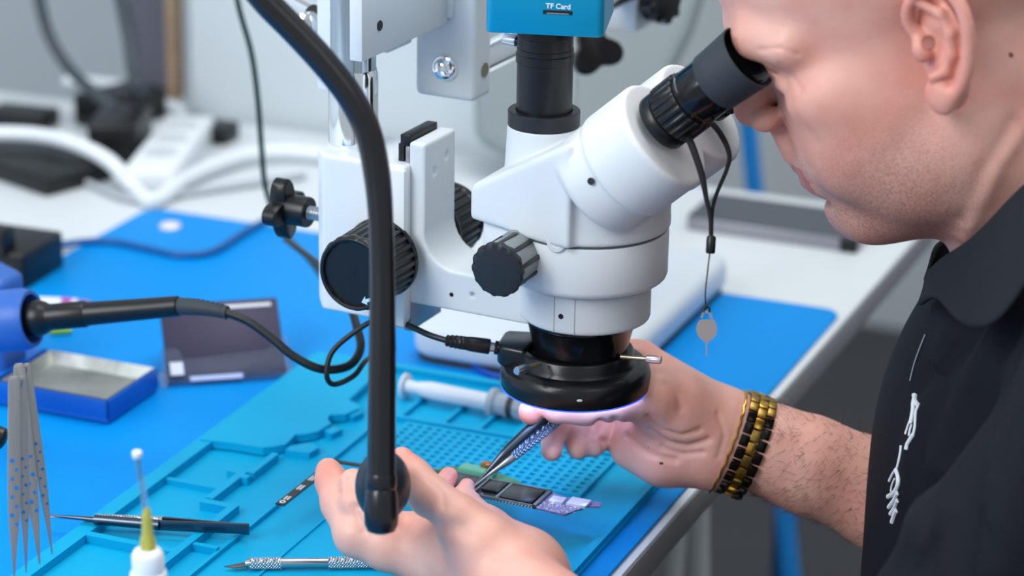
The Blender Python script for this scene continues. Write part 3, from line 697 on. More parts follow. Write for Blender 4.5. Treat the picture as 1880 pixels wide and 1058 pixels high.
# round plug on the front of the body seam
q = at_plane(1021, 446, S(6, 0, 0)+nrm(Nn)*53, Nn); v = pdir(1021, 446); 
o = CAM-S(6, 0, 0); vv = v-Zv*v[2]; oo = o-Zv*o[2]; a = vv@vv; b = 2*vv@oo; c_ = oo@oo-54**2; s = (-b-math.sqrt(b*b-4*a*c_))/(2*a); q = CAM+v*s; nq = nrm((q-S(6, 0, 0))-Zv*((q-S(6, 0, 0))@Zv))
m = MB(); m.lathe([(6.5, -3), (6.5, .2), (5.8, .9), (3.4, .9), (3.0, .5), (.1, .5)], q, nq, 40); m.build('body_plug', WHITE, ms)

# --- trinocular port, tube and camera
m = MB(); ax_ = S(-27, 0, 273)
m.lathe([(22.8, -.5), (23.4, 0), (23.4, 9.4), (22.8, 10), (18.5, 10), (18.5, 8)], ax_, Zv, 72); m.build('port_collar', KNOBG, ms)
MB().cyl(S(-27, 0, 283)+nrm(-Ee*.8-Nn*.45)*21-Zv*.4, S(-27, 0, 283)+nrm(-Ee*.8-Nn*.45)*21+Zv*.5, 1, seg=14).build('grub_screw', HOLE, ms)
m = MB(); m.lathe([(18, 0), (18.1, 22), (18.1, 33.6), (18.9, 34), (18.9, 39.4), (18.3, 40), (18.3, 43), (17.9, 43.3), (17.9, 50.5), (18.4, 51), (18.4, 57), (17.8, 58)], S(-27, 0, 281), Zv, 72); m.build('camera_tube', BLACK, ms)
m = MB(); m.lathe([(18.2, 0), (19.6, .6), (19.6, 3), (22, 4)], S(-27, 0, 337.5), Zv, 64); m.build('tube_flange', mat('bare_aluminium', 'c3c9cd', .3, metal=.8), ms)
kd = nrm(-Ee*.9+Nn*.05-Zv*-.02); k0 = at_plane(952, 76, S(-27, 2, 0), Nn)
kd = nrm(at_plane(925, 71, S(-27, 2, 0), Nn)-k0)
m = MB(); m.cyl(k0-kd*2, k0+kd*1.5, 2.6, seg=24); m.build('clamp_screw_neck', BLACK, ms)
m = MB(); m.lathe([(2.6, 1), (3.6, 1.5), (3.6, 10), (3.2, 10.6)], k0, kd, 40, ribs=(1, 10, 10, .2)); m.build('clamp_screw', mat('screw_aluminium', 'd5d9dc', .35, metal=.7), ms)
cmr = thing('microscope_camera', 'bright blue box camera mounted on top of the black camera tube', 'camera', S(-27, 0, 341))
al_ = math.radians(7); cx_ = V3(math.cos(al_), -math.sin(al_), 0); cy_ = V3(math.sin(al_), math.cos(al_), 0)
cc = W(1015, 50, 1715); cc = S(-27, 0, 341); front_off = 36
pl = []
hw = 37.2; ch = 5
for sx, sy in ((1, 1), (-1, 1), (-1, -1), (1, -1)):
    base = math.degrees(math.atan2(sy, sx))-45
    for k in range(5):
        t = math.radians(base+90*k/4); pl.append((sx*(hw-ch)+ch*math.cos(t), sy*(36-ch)+ch*math.sin(t)))
cofs = cx_*3
m = MB(); m.prism(pl, cc+cofs, cx_, cy_, Zv, 0, 62); m.build('housing', TEAL, cmr, bevel=1)
fp = cc+cofs-cy_*36
def face_pt(px, py): return at_plane(px, py, fp, cy_)
txt = bpy.data.curves.new('print', 'FONT'); txt.body = 'TF Card'; txt.size = 4.6*M; txt.extrude = .00005; txt.align_x = 'CENTER'; txt.align_y = 'CENTER'; txt.offset = .00006
to = bpy.data.objects.new('card_lettering', txt); COL.objects.link(to); to.parent = cmr
P = face_pt(1025, 12)-cy_*.25
mt = Matrix((( *cx_, 0),)*1+((*Zv, 0), (*(-cy_), 0), (0, 0, 0, 1))).transposed() if False else Matrix(((cx_[0], 0, -cy_[0]), (cx_[1], 0, -cy_[1]), (0, 1, 0))).to_4x4()
mt.translation = Vector(P-ORG[cmr])*M; to.matrix_local = mt; me_ = bpy.data.meshes.new_from_object(to); ml = to.matrix_local.copy(); bpy.data.objects.remove(to)
to = bpy.data.objects.new('card_lettering', me_); COL.objects.link(to); to.parent = cmr; to.matrix_local = mt; ORG[to] = ORG[cmr]; me_.materials.clear(); me_.materials.append(mat('white_ink', 'f2f6f8', .5))
P = face_pt(1024, 23); m = MB(); m.box(P-cy_*.1, cx_, cy_, Zv, 9.2, .25, 1.3); m.build('card_slot', HOLE, cmr, bevel=.2)
m = MB(); m.box(P-cy_*.3-Zv*.6, cx_, cy_, Zv, 7, .2, .35); m.build('card_contact', STEEL, cmr, smooth=0)

# --- near eyepiece on its drum, far eyepiece behind
def eyepiece(N_, near):
    s0 = S(71.0, N_, 297.5); d_ = nrm(S(124.7, N_, 345.6)-s0)
    s0 = s0-d_*2
    m = MB(); m.lathe([(18.6, 0), (18.9, 1), (18.9, 7), (18.2, 8), (17.4, 8.2), (17.4, 14)], s0, d_, 80); m.build('eyepiece_sleeve', BLACKGLOSS if 0 else BLACK, ms)
    m = MB(); m.lathe([(18.4, 9), (19.6, 10.2), (19.6, 26), (19.0, 27), (17.6, 27.4)], s0, d_, 144, ribs=(10, 26.5, 24, .45)); m.build('diopter_ring', BLACK, ms)
    m = MB(); m.lathe([(17.6, 27), (18.6, 28), (18.6, 30), (17.8, 30.6), (17.8, 32), (18.4, 32.6), (18.4, 50), (17.5, 52)], s0, d_, 80); m.build('eyepiece_barrel', BLACKGLOSS, ms)
    m = MB(); m.ringlathe([(18.6, 46), (19.4, 47), (19.8, 55), (21.2, 73), (21.3, 74.2), (20.4, 74.4), (18.3, 60), (18.0, 48)], s0, d_, 96); m.build('eyecup', RUBBER, ms)
    m = MB()
    pr_ = [(17.9, 49), (17.9, 56)]
    for k in range(8): pr_ += [(18.0-.35*0+k*.25, 56+k*1.7), (17.2+k*.25, 56.8+k*1.7)]
    m.ringlathe(pr_+[(18.9, 68)], s0, d_, 72) if 0 else None
    for k in range(7): m.ringlathe([(19.3+k*.12, 57+k*1.8), (18.2+k*.12, 57+k*1.8), (18.2+k*.12, 57.8+k*1.8), (19.3+k*.12, 57.8+k*1.8)], s0, d_, 72)
    m.build('eyecup_ridges', BLACK, ms)
    m = MB(); m.lathe([(17.8, 50), (17.8, 51), (11, 51.2), (10.5, 52.2)], s0, d_, 64); m.build('lens_mount', BLACK, ms)
    m = MB(); m.lathe([(10.6, 51.6), (10, 52.6), (7, 53.6), (.1, 54.1)], s0, d_, 48); m.build('eye_lens', mat('coated_glass', '1a2440', .05, coat=1, spec=.9), ms)
    return s0, d_
e0_, ed_ = eyepiece(36, True); eyepiece(-36, False)
for px, py in ((1275, 192), (1330, 187)):
    pass

# --- small zoom knobs, both sides
def zoom_knob(sg):
    o_ = S(-20, 42*sg, 198.5); d_ = Nn*sg
    m = MB(); m.lathe([(16.5, 0), (17, 1), (17, 5), (16, 6)], o_, d_, 72); kb = m.build('zoom_knob', KNOBL, ms)
    m = MB(); m.lathe([(15.2, 5), (15.6, 6), (16.6, 30), (16.9, 34)], o_, d_, 72); m.build('knob_grip', KNOBL, kb)
    x, y, z_ = frame(d_)
    for k in range(9):
        a = 2*math.pi*(k+.3)/9; dr = x*math.cos(a)+y*math.sin(a)
        m = MB(); m.box(o_+d_*22+dr*16.1, np.cross(d_, dr), d_, dr, 1.6, 12.5, .9); m.build('grip_rib', KNOBG, kb, bevel=.5)
    m = MB(); n = 72; prof = [(16.6, 33.2), (17.7, 34), (17.7, 36.8), (17, 37.6), (13, 37.9), (.1, 38.1)]
    m.lathe(prof, o_, d_, n, ribs=(33.5, 36.9, 14, .35)); m.build('knob_cap', KNOBG, kb)
zoom_knob(1); zoom_knob(-1)

# --- black objective cone
m = MB(); m.lathe([(36.5, 0), (36.5, -6), (35.5, -7), (31.6, -24), (31.2, -30), (20, -30)], S(3, 0, 151), Zv, 96); m.build('objective_cone', BLACKGLOSS, ms)
m = MB(); m.lathe([(19, 0), (17, -.8), (.1, -2)], S(3, 0, 121), Zv, 64); m.build('objective_lens', mat('coated_glass', '1a2440', .05, coat=1, spec=.9), ms)

# --- focus block with rack, big knobs, star knob, chrome column
A = []
add(p_box(S(-148, 0, 184), (35.5, 30, 55), (Ee, Nn, Zv), r=2.5))
A.append((p_box(S(-184, 32, 184)-nrm(-Ee+Nn)*0, (8, 8, 80), (nrm(-Ee+Nn), nrm(Ee+Nn), Zv), r=1), '-', 1))
A.append((p_box(S(-186, 0, 124), (9, 80, 9), (nrm(Ee+Zv), Nn, nrm(Ee-Zv)), r=1), '-', 1))
organic('focus_block', A, 1.3, WHITE, ms, it=1)
m = MB(); m.sbox((-138, -112.2), (24, 31.6), (128, 236.5)); m.build('slide_plate', WHITE, ms, bevel=1)
m = MB(); m.sbox((-117, -112), (-22, 22), (122, 238)); m.sbox((-117.5, -114.3), (-20, 20), (236, 250)); m.build('rack', STEELD, ms, bevel=.4)
m = MB(); m.sbox((-122, -114.5), (-19, 19), (250, 257.5)); m.sbox((-124, -119), (-19, -10), (236, 251)); m.sbox((-123.5, -119), (13, 19), (236, 251)); m.build('rack_cap', BLACK, ms, bevel=.5)
m = MB(); m.sbox((-132, -114), (-18, 18), (121, 132)); m.build('slide_foot', mat('slide_grey', 'b6c2ca', .4), ms, bevel=1)
def focus_knob(sg):
    o_ = S(-129, 29*sg, 174.5); d_ = Nn*sg
    m = MB(); m.lathe([(25.5, 0), (27, 1), (27.2, 3), (26.4, 4.5)], o_, d_, 96); kb = m.build('focus_knob', BLACKGLOSS, ms)
    m = MB(); m.lathe([(25.3, 4), (25.5, 5), (24.6, 34), (24.4, 36)], o_, d_, 216, ribs=(3.9, 35, 27, .8)); m.build('ribbed_grip', KNOBG, kb)
    m = MB(); m.lathe([(24.2, 34), (25.4, 36), (25.6, 39), (25, 41), (23.6, 42), (22.2, 41.6), (21.6, 39.5), (.1, 39.3)], o_, d_, 96, ribs=(35.5, 39.5, 16, .3)); m.build('knob_rim', BLACK, kb)
    return o_, d_
for sg in (1, -1):
    o_, d_ = focus_knob(sg)
ap = S(-129, 29+39.45, 174.5)
def kf(px, py): return at_plane(px, py, ap, Nn)
a1, a2 = kf(664, 555), kf(700, 545); u = nrm(a2-a1); vv = np.cross(Nn, u)
m = MB(); m.prism([(0, 0), (4.2, 3.3), (3.6, 1.2), (13, .9), (13, -.9), (3.6, -1.2), (4.2, -3.3)], a1, u, vv, Nn, 0, .35); m.build('arrow_mark', mat('pale_blue_ink', 'b8dcf0', .5), ms, smooth=0)
# star knob
sk = S(0, 6, 187.5); sd_ = -Ee
m = MB(); m.lathe([(4.3, 178), (4.3, 200)], S(0, 6, 187.5), sd_, 24)
for k in range(8): m.ringlathe([(4.2, 184+k*2), (4.9, 185+k*2), (4.2, 186+k*2)], sk, sd_, 24)
m.build('clamp_bolt', STEEL, ms)
def star(o, d, R1, R2, lobes, h0, h1, n=72, hint=None, ph=0):
    x, y, z_ = frame(d, hint); rings = []
    for h, s_ in ((h0, .93), (h0+1.2, 1), (h1-1.2, 1), (h1, .93)):
        rings.append([o+z_*h+(x*math.cos(a)+y*math.sin(a))*s_*(R2+(R1-R2)*max(0, .5+.5*math.cos(lobes*(a+ph)))**.8) for a in [2*math.pi*k/n for k in range(n)]])
    mm = MB(); mm.loft(rings); return mm
kb = star(sk, sd_, 22, 11, 4, 214, 225, ph=.12).build('star_knob', BLACK, ms)
m = MB(); m.lathe([(10.3, 199.5), (10.6, 200.5), (10.4, 215)], sk, sd_, 48); m.build('knob_hub', BLACK, kb)
# column
m = MB(); m.lathe([(18, -1), (18, 2), (17, 3.5)], S(-168, 0, 237), Zv, 64); m.build('column_collar', ALU, ms)
m = MB(); m.lathe([(16.6, 0), (16.6, 50), (15.6, 54)], S(-168, 0, 238), Zv, 96); m.build('column', CHROME, ms)
m = MB(); m.lathe([(15.2, 0), (15.2, 90)], S(-168, 0, 290), Zv, 96); m.build('upper_column', mat('polished_steel', 'b9c6d2', .15, metal=1), ms)

# ------------------------------------------------------------------ boom stand
bs = thing('boom_stand', 'white boom stand with heavy base plate and chrome rods that carries the microscope', 'stand', T(368, 140, -3))
m = MB(); m.prism(rrect(231, 505, 50, 228, 22), (0, 0, 0), T1, T2, Zv, 0, 27); m.build('base_plate', mat('base_enamel', 'ccd6de', .4), bs, bevel=9, seg=5)
m = MB(); m.prism(rrect(234, 502, 53, 225, 20), (0, 0, 0), T1, T2, Zv, -3, 1); m.build('rubber_edge', RUBBER, bs)
post = T(455, 190, 0)
pb = G(1005, 470, 27); pb = T(478, 200, 27)
m = MB(); m.lathe([(26, 0), (26, 10), (22, 14), (17, 16)], pb, Zv, 48); m.build('post_flange', ALU, bs)
m = MB(); m.cyl(pb, pb+Zv*430, 15.5, seg=64); m.build('post', CHROME, bs)
A = []
# bar
m = MB(); poly = [(60, 314.5), (-58, 314.5), (-58, 336), (-70, 336), (-70, 362), (60, 362)]
m.prism(poly, S(-137, 0, 0), Nn, Zv, Ee, 0, 9.5); m.build('clamp_bar', ALU, bs, bevel=1.2)
m = MB(); m.sbox((-137, -124), (-72, -56), (319, 334)); m.build('bar_lip', ALU, bs, bevel=1)
q = at_plane(697, 47, S(-127.4, 0, 0), Ee); m = MB(); m.cyl(q-Ee*.4, q+Ee*.5, 3.4, seg=24); m.build('socket_screw', HOLED, bs)
m = MB(); m.sbox((-152, -136), (-30, 24), (318, 360)); m.build('clamp_jaw', ALU, bs, bevel=1.5)
m = MB(); m.sbox((-216, -180), (-52, -34), (262, 380)); m.build('rear_bracket', WHITE, bs, bevel=2)
m = MB(); m.sbox((-181, -150), (-50, -16), (300, 380)); m.build('bracket_web', WHITE, bs, bevel=2)
# end block with chrome ball
A = [(p_box(S(-131, -73, 325), (23, 13, 64), (Ee, Nn, Zv), r=4), '+', 0)]
organic('end_block', A, 1.4, ALU, bs, it=1)
q = at_plane(818, 123, S(0, -60, 0), Nn); m = MB(); m.lathe([(9.5, -1), (9.5, 1), (8.6, 4), (6.5, 6.5), (3.4, 8), (.1, 8.4)], q, Nn, 48); m.build('cap_nut', CHROME, bs)
q = at_plane(890, 128, S(-107.8, 0, 0), Ee); m = MB(); m.cyl(q-Ee*.5, q+Ee*.4, 4, seg=24); m.ringlathe([(4, -.5), (5, -.5), (5, .5), (4, .5)], q, Ee, 32); m.build('block_screw', mat('dull_brass', '8d8a72', .4, metal=.6), bs)
for (px, py) in ((935, 88),):
    r0 = at_plane(px, py, S(-118, 0, 0), Ee)
for z_ in (305,):
    MB().cyl(S(-122, -80, 281), S(-122, -560, 281), 10.5, seg=64).build('boom_rod', CHROME, bs)
    MB().cyl(S(-122, -80, 340), S(-122, -560, 340), 10.5, seg=64).build('boom_rod', CHROME, bs)
# bracket at the post, its knobs
q = W(1156, 0, 2120); m = MB(); m.box(q+Zv*12, nrm(Ee+Nn*.0), Nn, Zv, 19, 30, 30); m.build('post_bracket', WHITE, bs, bevel=3)
q0 = W(1188, 6, 2100); q1 = W(1216, 14, 2085); m = MB(); m.lathe([(6, -8), (6, 6), (13, 7), (14, 10), (14, 24), (12, 26)], q0, nrm(W(1240, 10, 2070)-q0), 48, ribs=(9, 25, 8, 1.2)); m.build('bracket_knob', BLACK, bs)
q0 = W(1088, 92, 2100)
kk = star(q0, nrm(V3(.25, -1, .25)), 22, 13, 3, 0, 12, ph=.2).build('star_knob', BLACK, bs)
q0 = W(505, -14, 1900); q1 = W(573, 34, 1880)
m = MB(); m.cyl(W(500, -12, 1905), W(572, 26, 1880), 7.2, seg=48); m.build('side_rod', CHROME, bs)
m = MB(); m.lathe([(6, 0), (9.6, 2), (9.6, 10), (6, 13)], W(566, 30, 1885)-Zv*4, nrm(V3(-.2, -1, -.1)), 48); m.build('cap_nut', CHROME, bs)

# ------------------------------------------------------------------ ring light
rl = thing('ring_light', 'black ring lamp glowing blue-white underneath, clamped around the objective of the microscope', 'lamp', S(0, 0, 98))
m = MB(); m.ringlathe([(34, 124.5), (37, 124.5), (38, 123.5), (38.6, 118), (40.4, 115.6), (43, 115.4), (46.5, 114.4), (49, 111.5), (50, 107), (50, 100), (49.2, 98.2), (46.5, 98), (46.5, 101), (33, 101), (33, 98), (32, 99)], (0, 0, 0), Zv, 128); m.build('housing', mat('ring_black', '121417', .27, bump=.04, bscale=900), rl)
m = MB(); m.ringlathe([(46.8, 98.1), (49.3, 98.1), (49.4, 97.3), (46.8, 97.1)], (0, 0, 0), Zv, 128); m.build('lens_rim', mat('blue_lens_rim', '3a63e8', .3, emit='3f6cff', es=.9), rl)
m = MB(); m.ringlathe([(33.2, 99), (46.6, 99), (46.6, 97.7), (33.2, 97.7)], (0, 0, 0), Zv, 96); m.build('led_panel', mat('led_glow', 'dfe8ff', .5, emit='a9c6ff', es=16), rl)
ld = nrm(V3(-1, .22, 0)); lt = nrm(np.cross(Zv, ld))
m = MB(); m.prism([(26, -17), (49.5, -14), (51, -10), (51, 12), (47, 18), (30, 22)], (0, 0, 0), ld, lt, Zv, 112, 126.5); m.build('socket_lug', mat('ring_black', '121417', .27), rl, bevel=2.5, seg=3)
js = W(922, 640, 1800); jd = nrm(W(830, 627, 1800)-js)
m = MB(); m.cyl(js-jd*4, js+jd*5, 4.6, seg=32); m.build('jack', BLACKGLOSS, rl)
m = MB(); m.cyl(js+jd*4, js+jd*9, 3.3, seg=32); m.build('plug_ferrule', STEEL, rl)
m = MB(); m.lathe([(4.6, 8), (5.2, 9), (5.0, 20), (4.4, 25), (4.7, 25.5), (4.4, 27), (4.7, 28), (4.2, 29), (4.6, 31), (4.0, 32), (4.4, 34), (3.6, 35), (4.0, 37), (2.6, 38)], js, jd, 32); m.build('plug', BLACK, rl)
RING_LEAD.build('lead', BC, rl)
def thumb(p0, p1, tipcol, r=2.6, neck=1.5, lk=9, mt=STEEL):
    d_ = nrm(p1-p0); L = np.linalg.norm(p1-p0)
    m = MB(); m.cyl(p0, p1-d_*lk*.9, neck, seg=20); s_ = m.build('thumb_screw', mat('screw_shaft', 'c9b9a0', .3, metal=.8), rl)
    m = MB(); m.lathe([(r*.9, L-lk), (r, L-lk+.6), (r, L-.6), (r*.85, L)], p0, d_, 36, ribs=(L-lk+.3, L-.3, 9, .2)); m.build('screw_head', mt, s_)
p0 = W(1140, 655, 1775); thumb(p0, W(1214, 661, 1765), None, mt=mat('rosy_chrome', 'e8d4d8', .3, metal=.7), lk=10)
thumb(W(992, 668, 1760), W(948, 682, 1738), None, mt=mat('dark_screw', '9fb4c6', .28, metal=.8), lk=12)
thumb(S(-12, -37, 120), S(-20, -62, 120), None)
rng = np.random.RandomState(3)
q = W(1064, 735, 1756); m = MB(); c_ = V3(q[0], q[1], 0); c_ = nrm(c_)
q = c_*50.05+Zv*q[2]; m.lathe([(1.9, 0), (1.5, .15), (.1, .2)], q, c_, 12, squash=(1, .5)); m.build('paint_chip', mat('chip', 'd8dde0', .5), rl)

# ------------------------------------------------------------------ wrist strap with eject pin hanging from the eyepiece
hk = thing('sim_eject_pin', 'small steel eject pin on a thin black cord loop hanging from the eyepiece', 'pin', W(1297, 650, 1660))
CORD = mat('black_cord', '0c0d10', .6, bump=.6, bscale=2500)
m = MB(); m.tube([W(1262, 250, 1668), W(1272, 272, 1652), W(1288, 320, 1650), W(1297, 365, 1652), W(1304, 400, 1654), W(1305, 438, 1655)], [2.3, 2.3, 2.1, 1.5, 1.3, 1.2], 12)
m.tube([W(1288, 222, 1700), W(1308, 228, 1690), W(1328, 255, 1680), W(1339, 285, 1672), W(1334, 312, 1665), W(1318, 350, 1660), W(1308, 385, 1657), W(1306, 438, 1655)], [1.9, 1.9, 1.8, 1.5, 1.3, 1.2, 1.2, 1.2], 12); m.build('cord', CORD, hk)
m = MB(); m.lathe([(2.2, 0), (2.9, 1), (2.9, 9.5), (2.3, 11)], W(1304, 466, 1655), nrm(W(1306, 436, 1655)-W(1304, 466, 1655)), 24); m.build('cord_stop', BLACK, hk)
m = MB(); m.tube([W(1303, 465, 1655), W(1299, 500, 1655), W(1295, 540, 1655), W(1297, 566, 1655)], .45, 8); m.build('thread', BLACK, hk)
m = MB(); m.tube([W(1292, 574, 1655), W(1293, 566, 1655), W(1297, 563, 1655), W(1302, 566, 1655), W(1302, 574, 1655)], .8, 10); m.build('knot', BLACK, hk)
def pinw(y): return y
out_ = [(1291, 572), (1284, 588), (1279, 598), (1278, 606), (1281, 616), (1288, 624), (1294, 628), (1296, 633), (1296, 655), (1298, 655), (1298, 633), (1300, 628), (1308, 623), (1314, 616), (1317, 606), (1315, 596), (1310, 586), (1303, 572)]
inn_ = [(1294, 574), (1290, 583), (1306, 583), (1301, 574)]
P1 = [W(x, y, 1655) for x, y in out_]; m = MB(); o_ = W(1297, 600, 1655)
loc = [((p-o_)@R, (p-o_)@U) for p in P1]
bmv = [(a, b) for a, b in loc]
# body below the eye plus two struts around the eye
low = [q for q, (x, y) in zip(loc, out_) if y >= 584]
low_sorted = low
e1 = [((W(x, y, 1655)-o_)@R, (W(x, y, 1655)-o_)@U) for x, y in ((1286, 584), (1291, 571), (1303, 571), (1309, 584), (1304, 584), (1301, 575), (1293, 575), (1290, 584))]
m.prism(low_sorted, o_, R, U, F, -.5, .5); m.prism(e1, o_, R, U, F, -.5, .5)
m.build('pin_plate', mat('pin_steel', 'b4a8a8', .35, metal=.85), hk, smooth=0)

# ------------------------------------------------------------------ gooseneck in the foreground
gn = thing('gooseneck_lamp', 'thick black gooseneck in the foreground, its dark glossy head low between the fingers', 'lamp', W(700, 960, 1590))
GB = mat('gooseneck_black', '17191e', .3, metal=.25, coat=.3)
m = MB(); m.tube([W(400, -140, 1560), W(440, -60, 1562), W(486, 0, 1565), W(540, 55, 1568), W(598, 118, 1570), W(645, 180, 1572), W(676, 245, 1575), W(692, 320, 1578), W(699, 400, 1580), W(702, 500, 1583), W(702, 620, 1586), W(701, 740, 1589), W(700, 880, 1592)], [8.2]*5+[8]*3+[7.4]*2+[7.9, 8.2, 8.4], 40, smooth=8); m.build('flexible_tube', GB, gn)
m = MB(); dd = nrm(W(700, 970, 1595)-W(700, 870, 1592)); m.lathe([(8.6, 0), (9.0, 1.5), (9.0, 8), (8.6, 9), (9.3, 11), (9.9, 18), (10.2, 24), (9.8, 30), (8, 34), (4, 35.6), (.1, 36)], W(700, 870, 1592), dd, 48); m.build('swivel_joint', GB, gn)
hc = W(701, 894, 1628); ha = nrm(V3(.05, .93, -.3))
m = MB(); m.lathe([(8, -16), (17, -13), (23.5, -6), (26.5, 2), (27, 8), (26, 10), (24, 10.3), (23, 8), (.1, 7.5)], hc, ha, 64, squash=(.62, .8)); m.build('lamp_head', mat('smoked_gloss', '1c2a30', .34), gn)

# ================================================================== the person
K = 1.12
_ps, _ph = math.radians(6), math.radians(18)
hd_ = V3(-math.cos(_ps), math.sin(_ps), 0)
HX = hd_*math.cos(_ph)-Zv*math.sin(_ph); HZ = hd_*math.sin(_ph)+Zv*math.cos(_ph); HY = V3(-math.sin(_ps), -math.cos(_ps), 0)
H0 = V3(205.46, -56.2, 382.66); HA = (HX, HY, HZ)
def hc(x, y, z): return H0+K*(x*HX+y*HY+z*HZ)
P = []
def a_(p, k=8, op='+'): P.append((p, op, k*K))
def hball(c, r, k=8, op='+'): a_(p_ball(hc(*c), r*K), k, op)
def hell(c, r, k=8, op='+', rot=None):
    ax = HA
    if rot: # pitch about lateral axis (deg)
        t = math.radians(rot); ax = (HX*math.cos(t)+HZ*math.sin(t), HY, -HX*math.sin(t)+HZ*math.cos(t))
    a_(p_ell(hc(*c), np.array(r)*K, ax), k, op)
def hcap(a, b, ra, rb, k=8, op='+'): a_(p_cone(hc(*a), hc(*b), ra*K, rb*K), k, op)
hell((4, 0, 40), (101, 76, 80), 1); hell((26, 0, 34), (82, 66, 62), 16)                       # skull
hell((40, 0, -38), (53, 62, 74), 25)                     # face
hell((20, 0, -50), (60, 64, 60), 20)
for s_ in (1, -1):
    hell((60, 49*s_, -32), (25, 17, 17), 14)             # cheekbone
    hell((49, 38*s_, -64), (34, 23, 36), 16)             # cheek
    hcap((8, 51*s_, -76), (60, 18*s_, -110), 18, 13, 16) # jaw
    hell((20, 40*s_, -88), (36, 26, 30), 14)
    hcap((101, 7*s_, 7), (93, 35*s_, 8), 8.5, 9.5, 12); hcap((92, 36*s_, 5), (78, 52*s_, 0), 9, 9, 14)         # brow
hell((67, 0, -80), (27, 30, 30), 12)                     # around the mouth
hball((66, 0, -111), 15.5, 9)                            # chin
hell((40, 0, -112), (40, 40, 22), 14)                    # under the chin
hell((83, 0, -100), (8, 20, 3.4), 6, '-')                  # fold above the chin
for s_ in (1, -1): hell((106, 30*s_, -15), (15, 17, 8), 9, '-')   # eye socket
for s_ in (1, -1):
    hball((79, 31*s_, -14), 13.0, 6)                   # lids over the eye
    hcap((92.5, 20*s_, -5), (86, 44*s_, -7), 4.2, 3.6, 4)  # upper lid fold
    hcap((90, 22*s_, -23), (84, 42*s_, -22), 2.6, 2.4, 5)
    hcap((93.5, 20*s_, -15.5), (86, 43*s_, -14), .9, .7, 1.2, '-')
    hcap((95.5, 19*s_, -7.2), (86.5, 45*s_, -8.5), .7, .5, 1.5, '-')
hcap((95, 0, -4), (107, 0, -37), 8, 9, 8)                # nose
hball((108.6, 0, -41), 9.6, 7); 
for s_ in (1, -1):
    hell((101, 12.5*s_, -45.5), (9.5, 6.5, 7), 4)
    hell((106, 6.3*s_, -53), (4.6, 2.6, 5), 2, '-')
    hcap((92, 17*s_, -50), (78, 30*s_, -78), 1.2, .8, 6, '-')     # smile line
hcap((99, 0, -50), (93, 0, -71), 4.5, 7, 5)
for s_ in (1, -1):
    hcap((91.5, 0, -79.5), (84, 19*s_, -82.5), 3.8, 2.0, 3)       # upper lip
    hcap((88.8, 0, -88.5), (82.5, 16*s_, -86.0), 4.4, 2.4, 3)     # lower lip
    hcap((96, 0, -83.6), (84, 24*s_, -84.2), 1.0, .8, 1.2, '-')
# ear (near side), drawn on its own leaning plane
def earp(px, py, y=80):
    v = pdir(px, py); o = CAM-H0; s = (y*K-o@HY)/(v@HY); return CAM+v*s
ears = []
def build_ear(sg):
    def ep(px, py, y):
        q = earp(px, py, y)-H0; return H0+q if sg > 0 else H0+q-2*(q@HY)*HY
    pc = ep(1733, 95, 79)
    ax = (nrm(ep(1760, 95, 86)-ep(1700, 95, 74)), nrm(np.cross(nrm(ep(1733, 180, 78)-ep(1725, 0, 84)), nrm(ep(1760, 95, 86)-ep(1700, 95, 74)))), nrm(ep(1725, 0, 84)-ep(1733, 180, 78)))
    a_(p_ell(pc, np.array([15, 4.2, 31])*K, ax), 3)
    hx_ = [(1690, 70, 77), (1668, 38, 78), (1672, 5, 82), (1700, -22, 86), (1735, -22, 90), (1762, 8, 93), (1775, 45, 94), (1779, 85, 93), (1776, 122, 91), (1764, 158, 88), (1748, 180, 84)]
    hq = []
    for i in range(len(hx_)-1):
        p0, p1, p2, p3 = (np.array(hx_[max(0, min(len(hx_)-1, j))], float) for j in (i-1, i, i+1, i+2))
        for t in (0, .34, .67): hq.append(.5*(2*p1+(p2-p0)*t+(2*p0-5*p1+4*p2-p3)*t*t+(3*p1-p0-3*p2+p3)*t**3))
    for i in range(len(hq)-1): a_(p_cone(ep(*hq[i]), ep(*hq[i+1]), 3.5*K, 3.5*K), 1.2)
    a_(p_ell(ep(1725, 178, 82), np.array([8.5, 5, 10])*K, ax), 5)
    a_(p_ell(ep(1716, 92, 90), np.array([9, 10.5, 13.5])*K, ax), 3, '-')
    a_(p_ell(ep(1702, 30, 89), np.array([8, 9.5, 8.5])*K, ax), 3, '-')
    for i in range(3):
        q = [(1730, 0, 90), (1757, 42, 90), (1763, 88, 89), (1752, 130, 87)]; a_(p_cone(ep(*q[i]), ep(*q[i+1]), 1.5*K, 1.5*K), 2.5, '-')
    q = [(1692, 8, 84), (1725, 24, 87), (1744, 60, 88), (1746, 100, 87), (1735, 132, 86), (1712, 142, 84)]
    for i in range(5): a_(p_cone(ep(*q[i]), ep(*q[i+1]), 2.6*K, 2.6*K), 2.5)
    a_(p_cone(ep(1688, 62, 77), ep(1716, 78, 80), 1.6*K, 1.2*K), 3)
    a_(p_ell(ep(1692, 92, 81), np.array([5, 5, 7])*K, ax), 3)
    a_(p_cone(ep(1707, 80, 86), ep(1703, 80, 66), 3.6*K, 3.0*K), 1.2, '-')
    a_(p_cone(ep(1706, 118, 88), ep(1706, 118, 79), 1.9*K, 1.5*K), 2, '-')
build_ear(1); build_ear(-1)
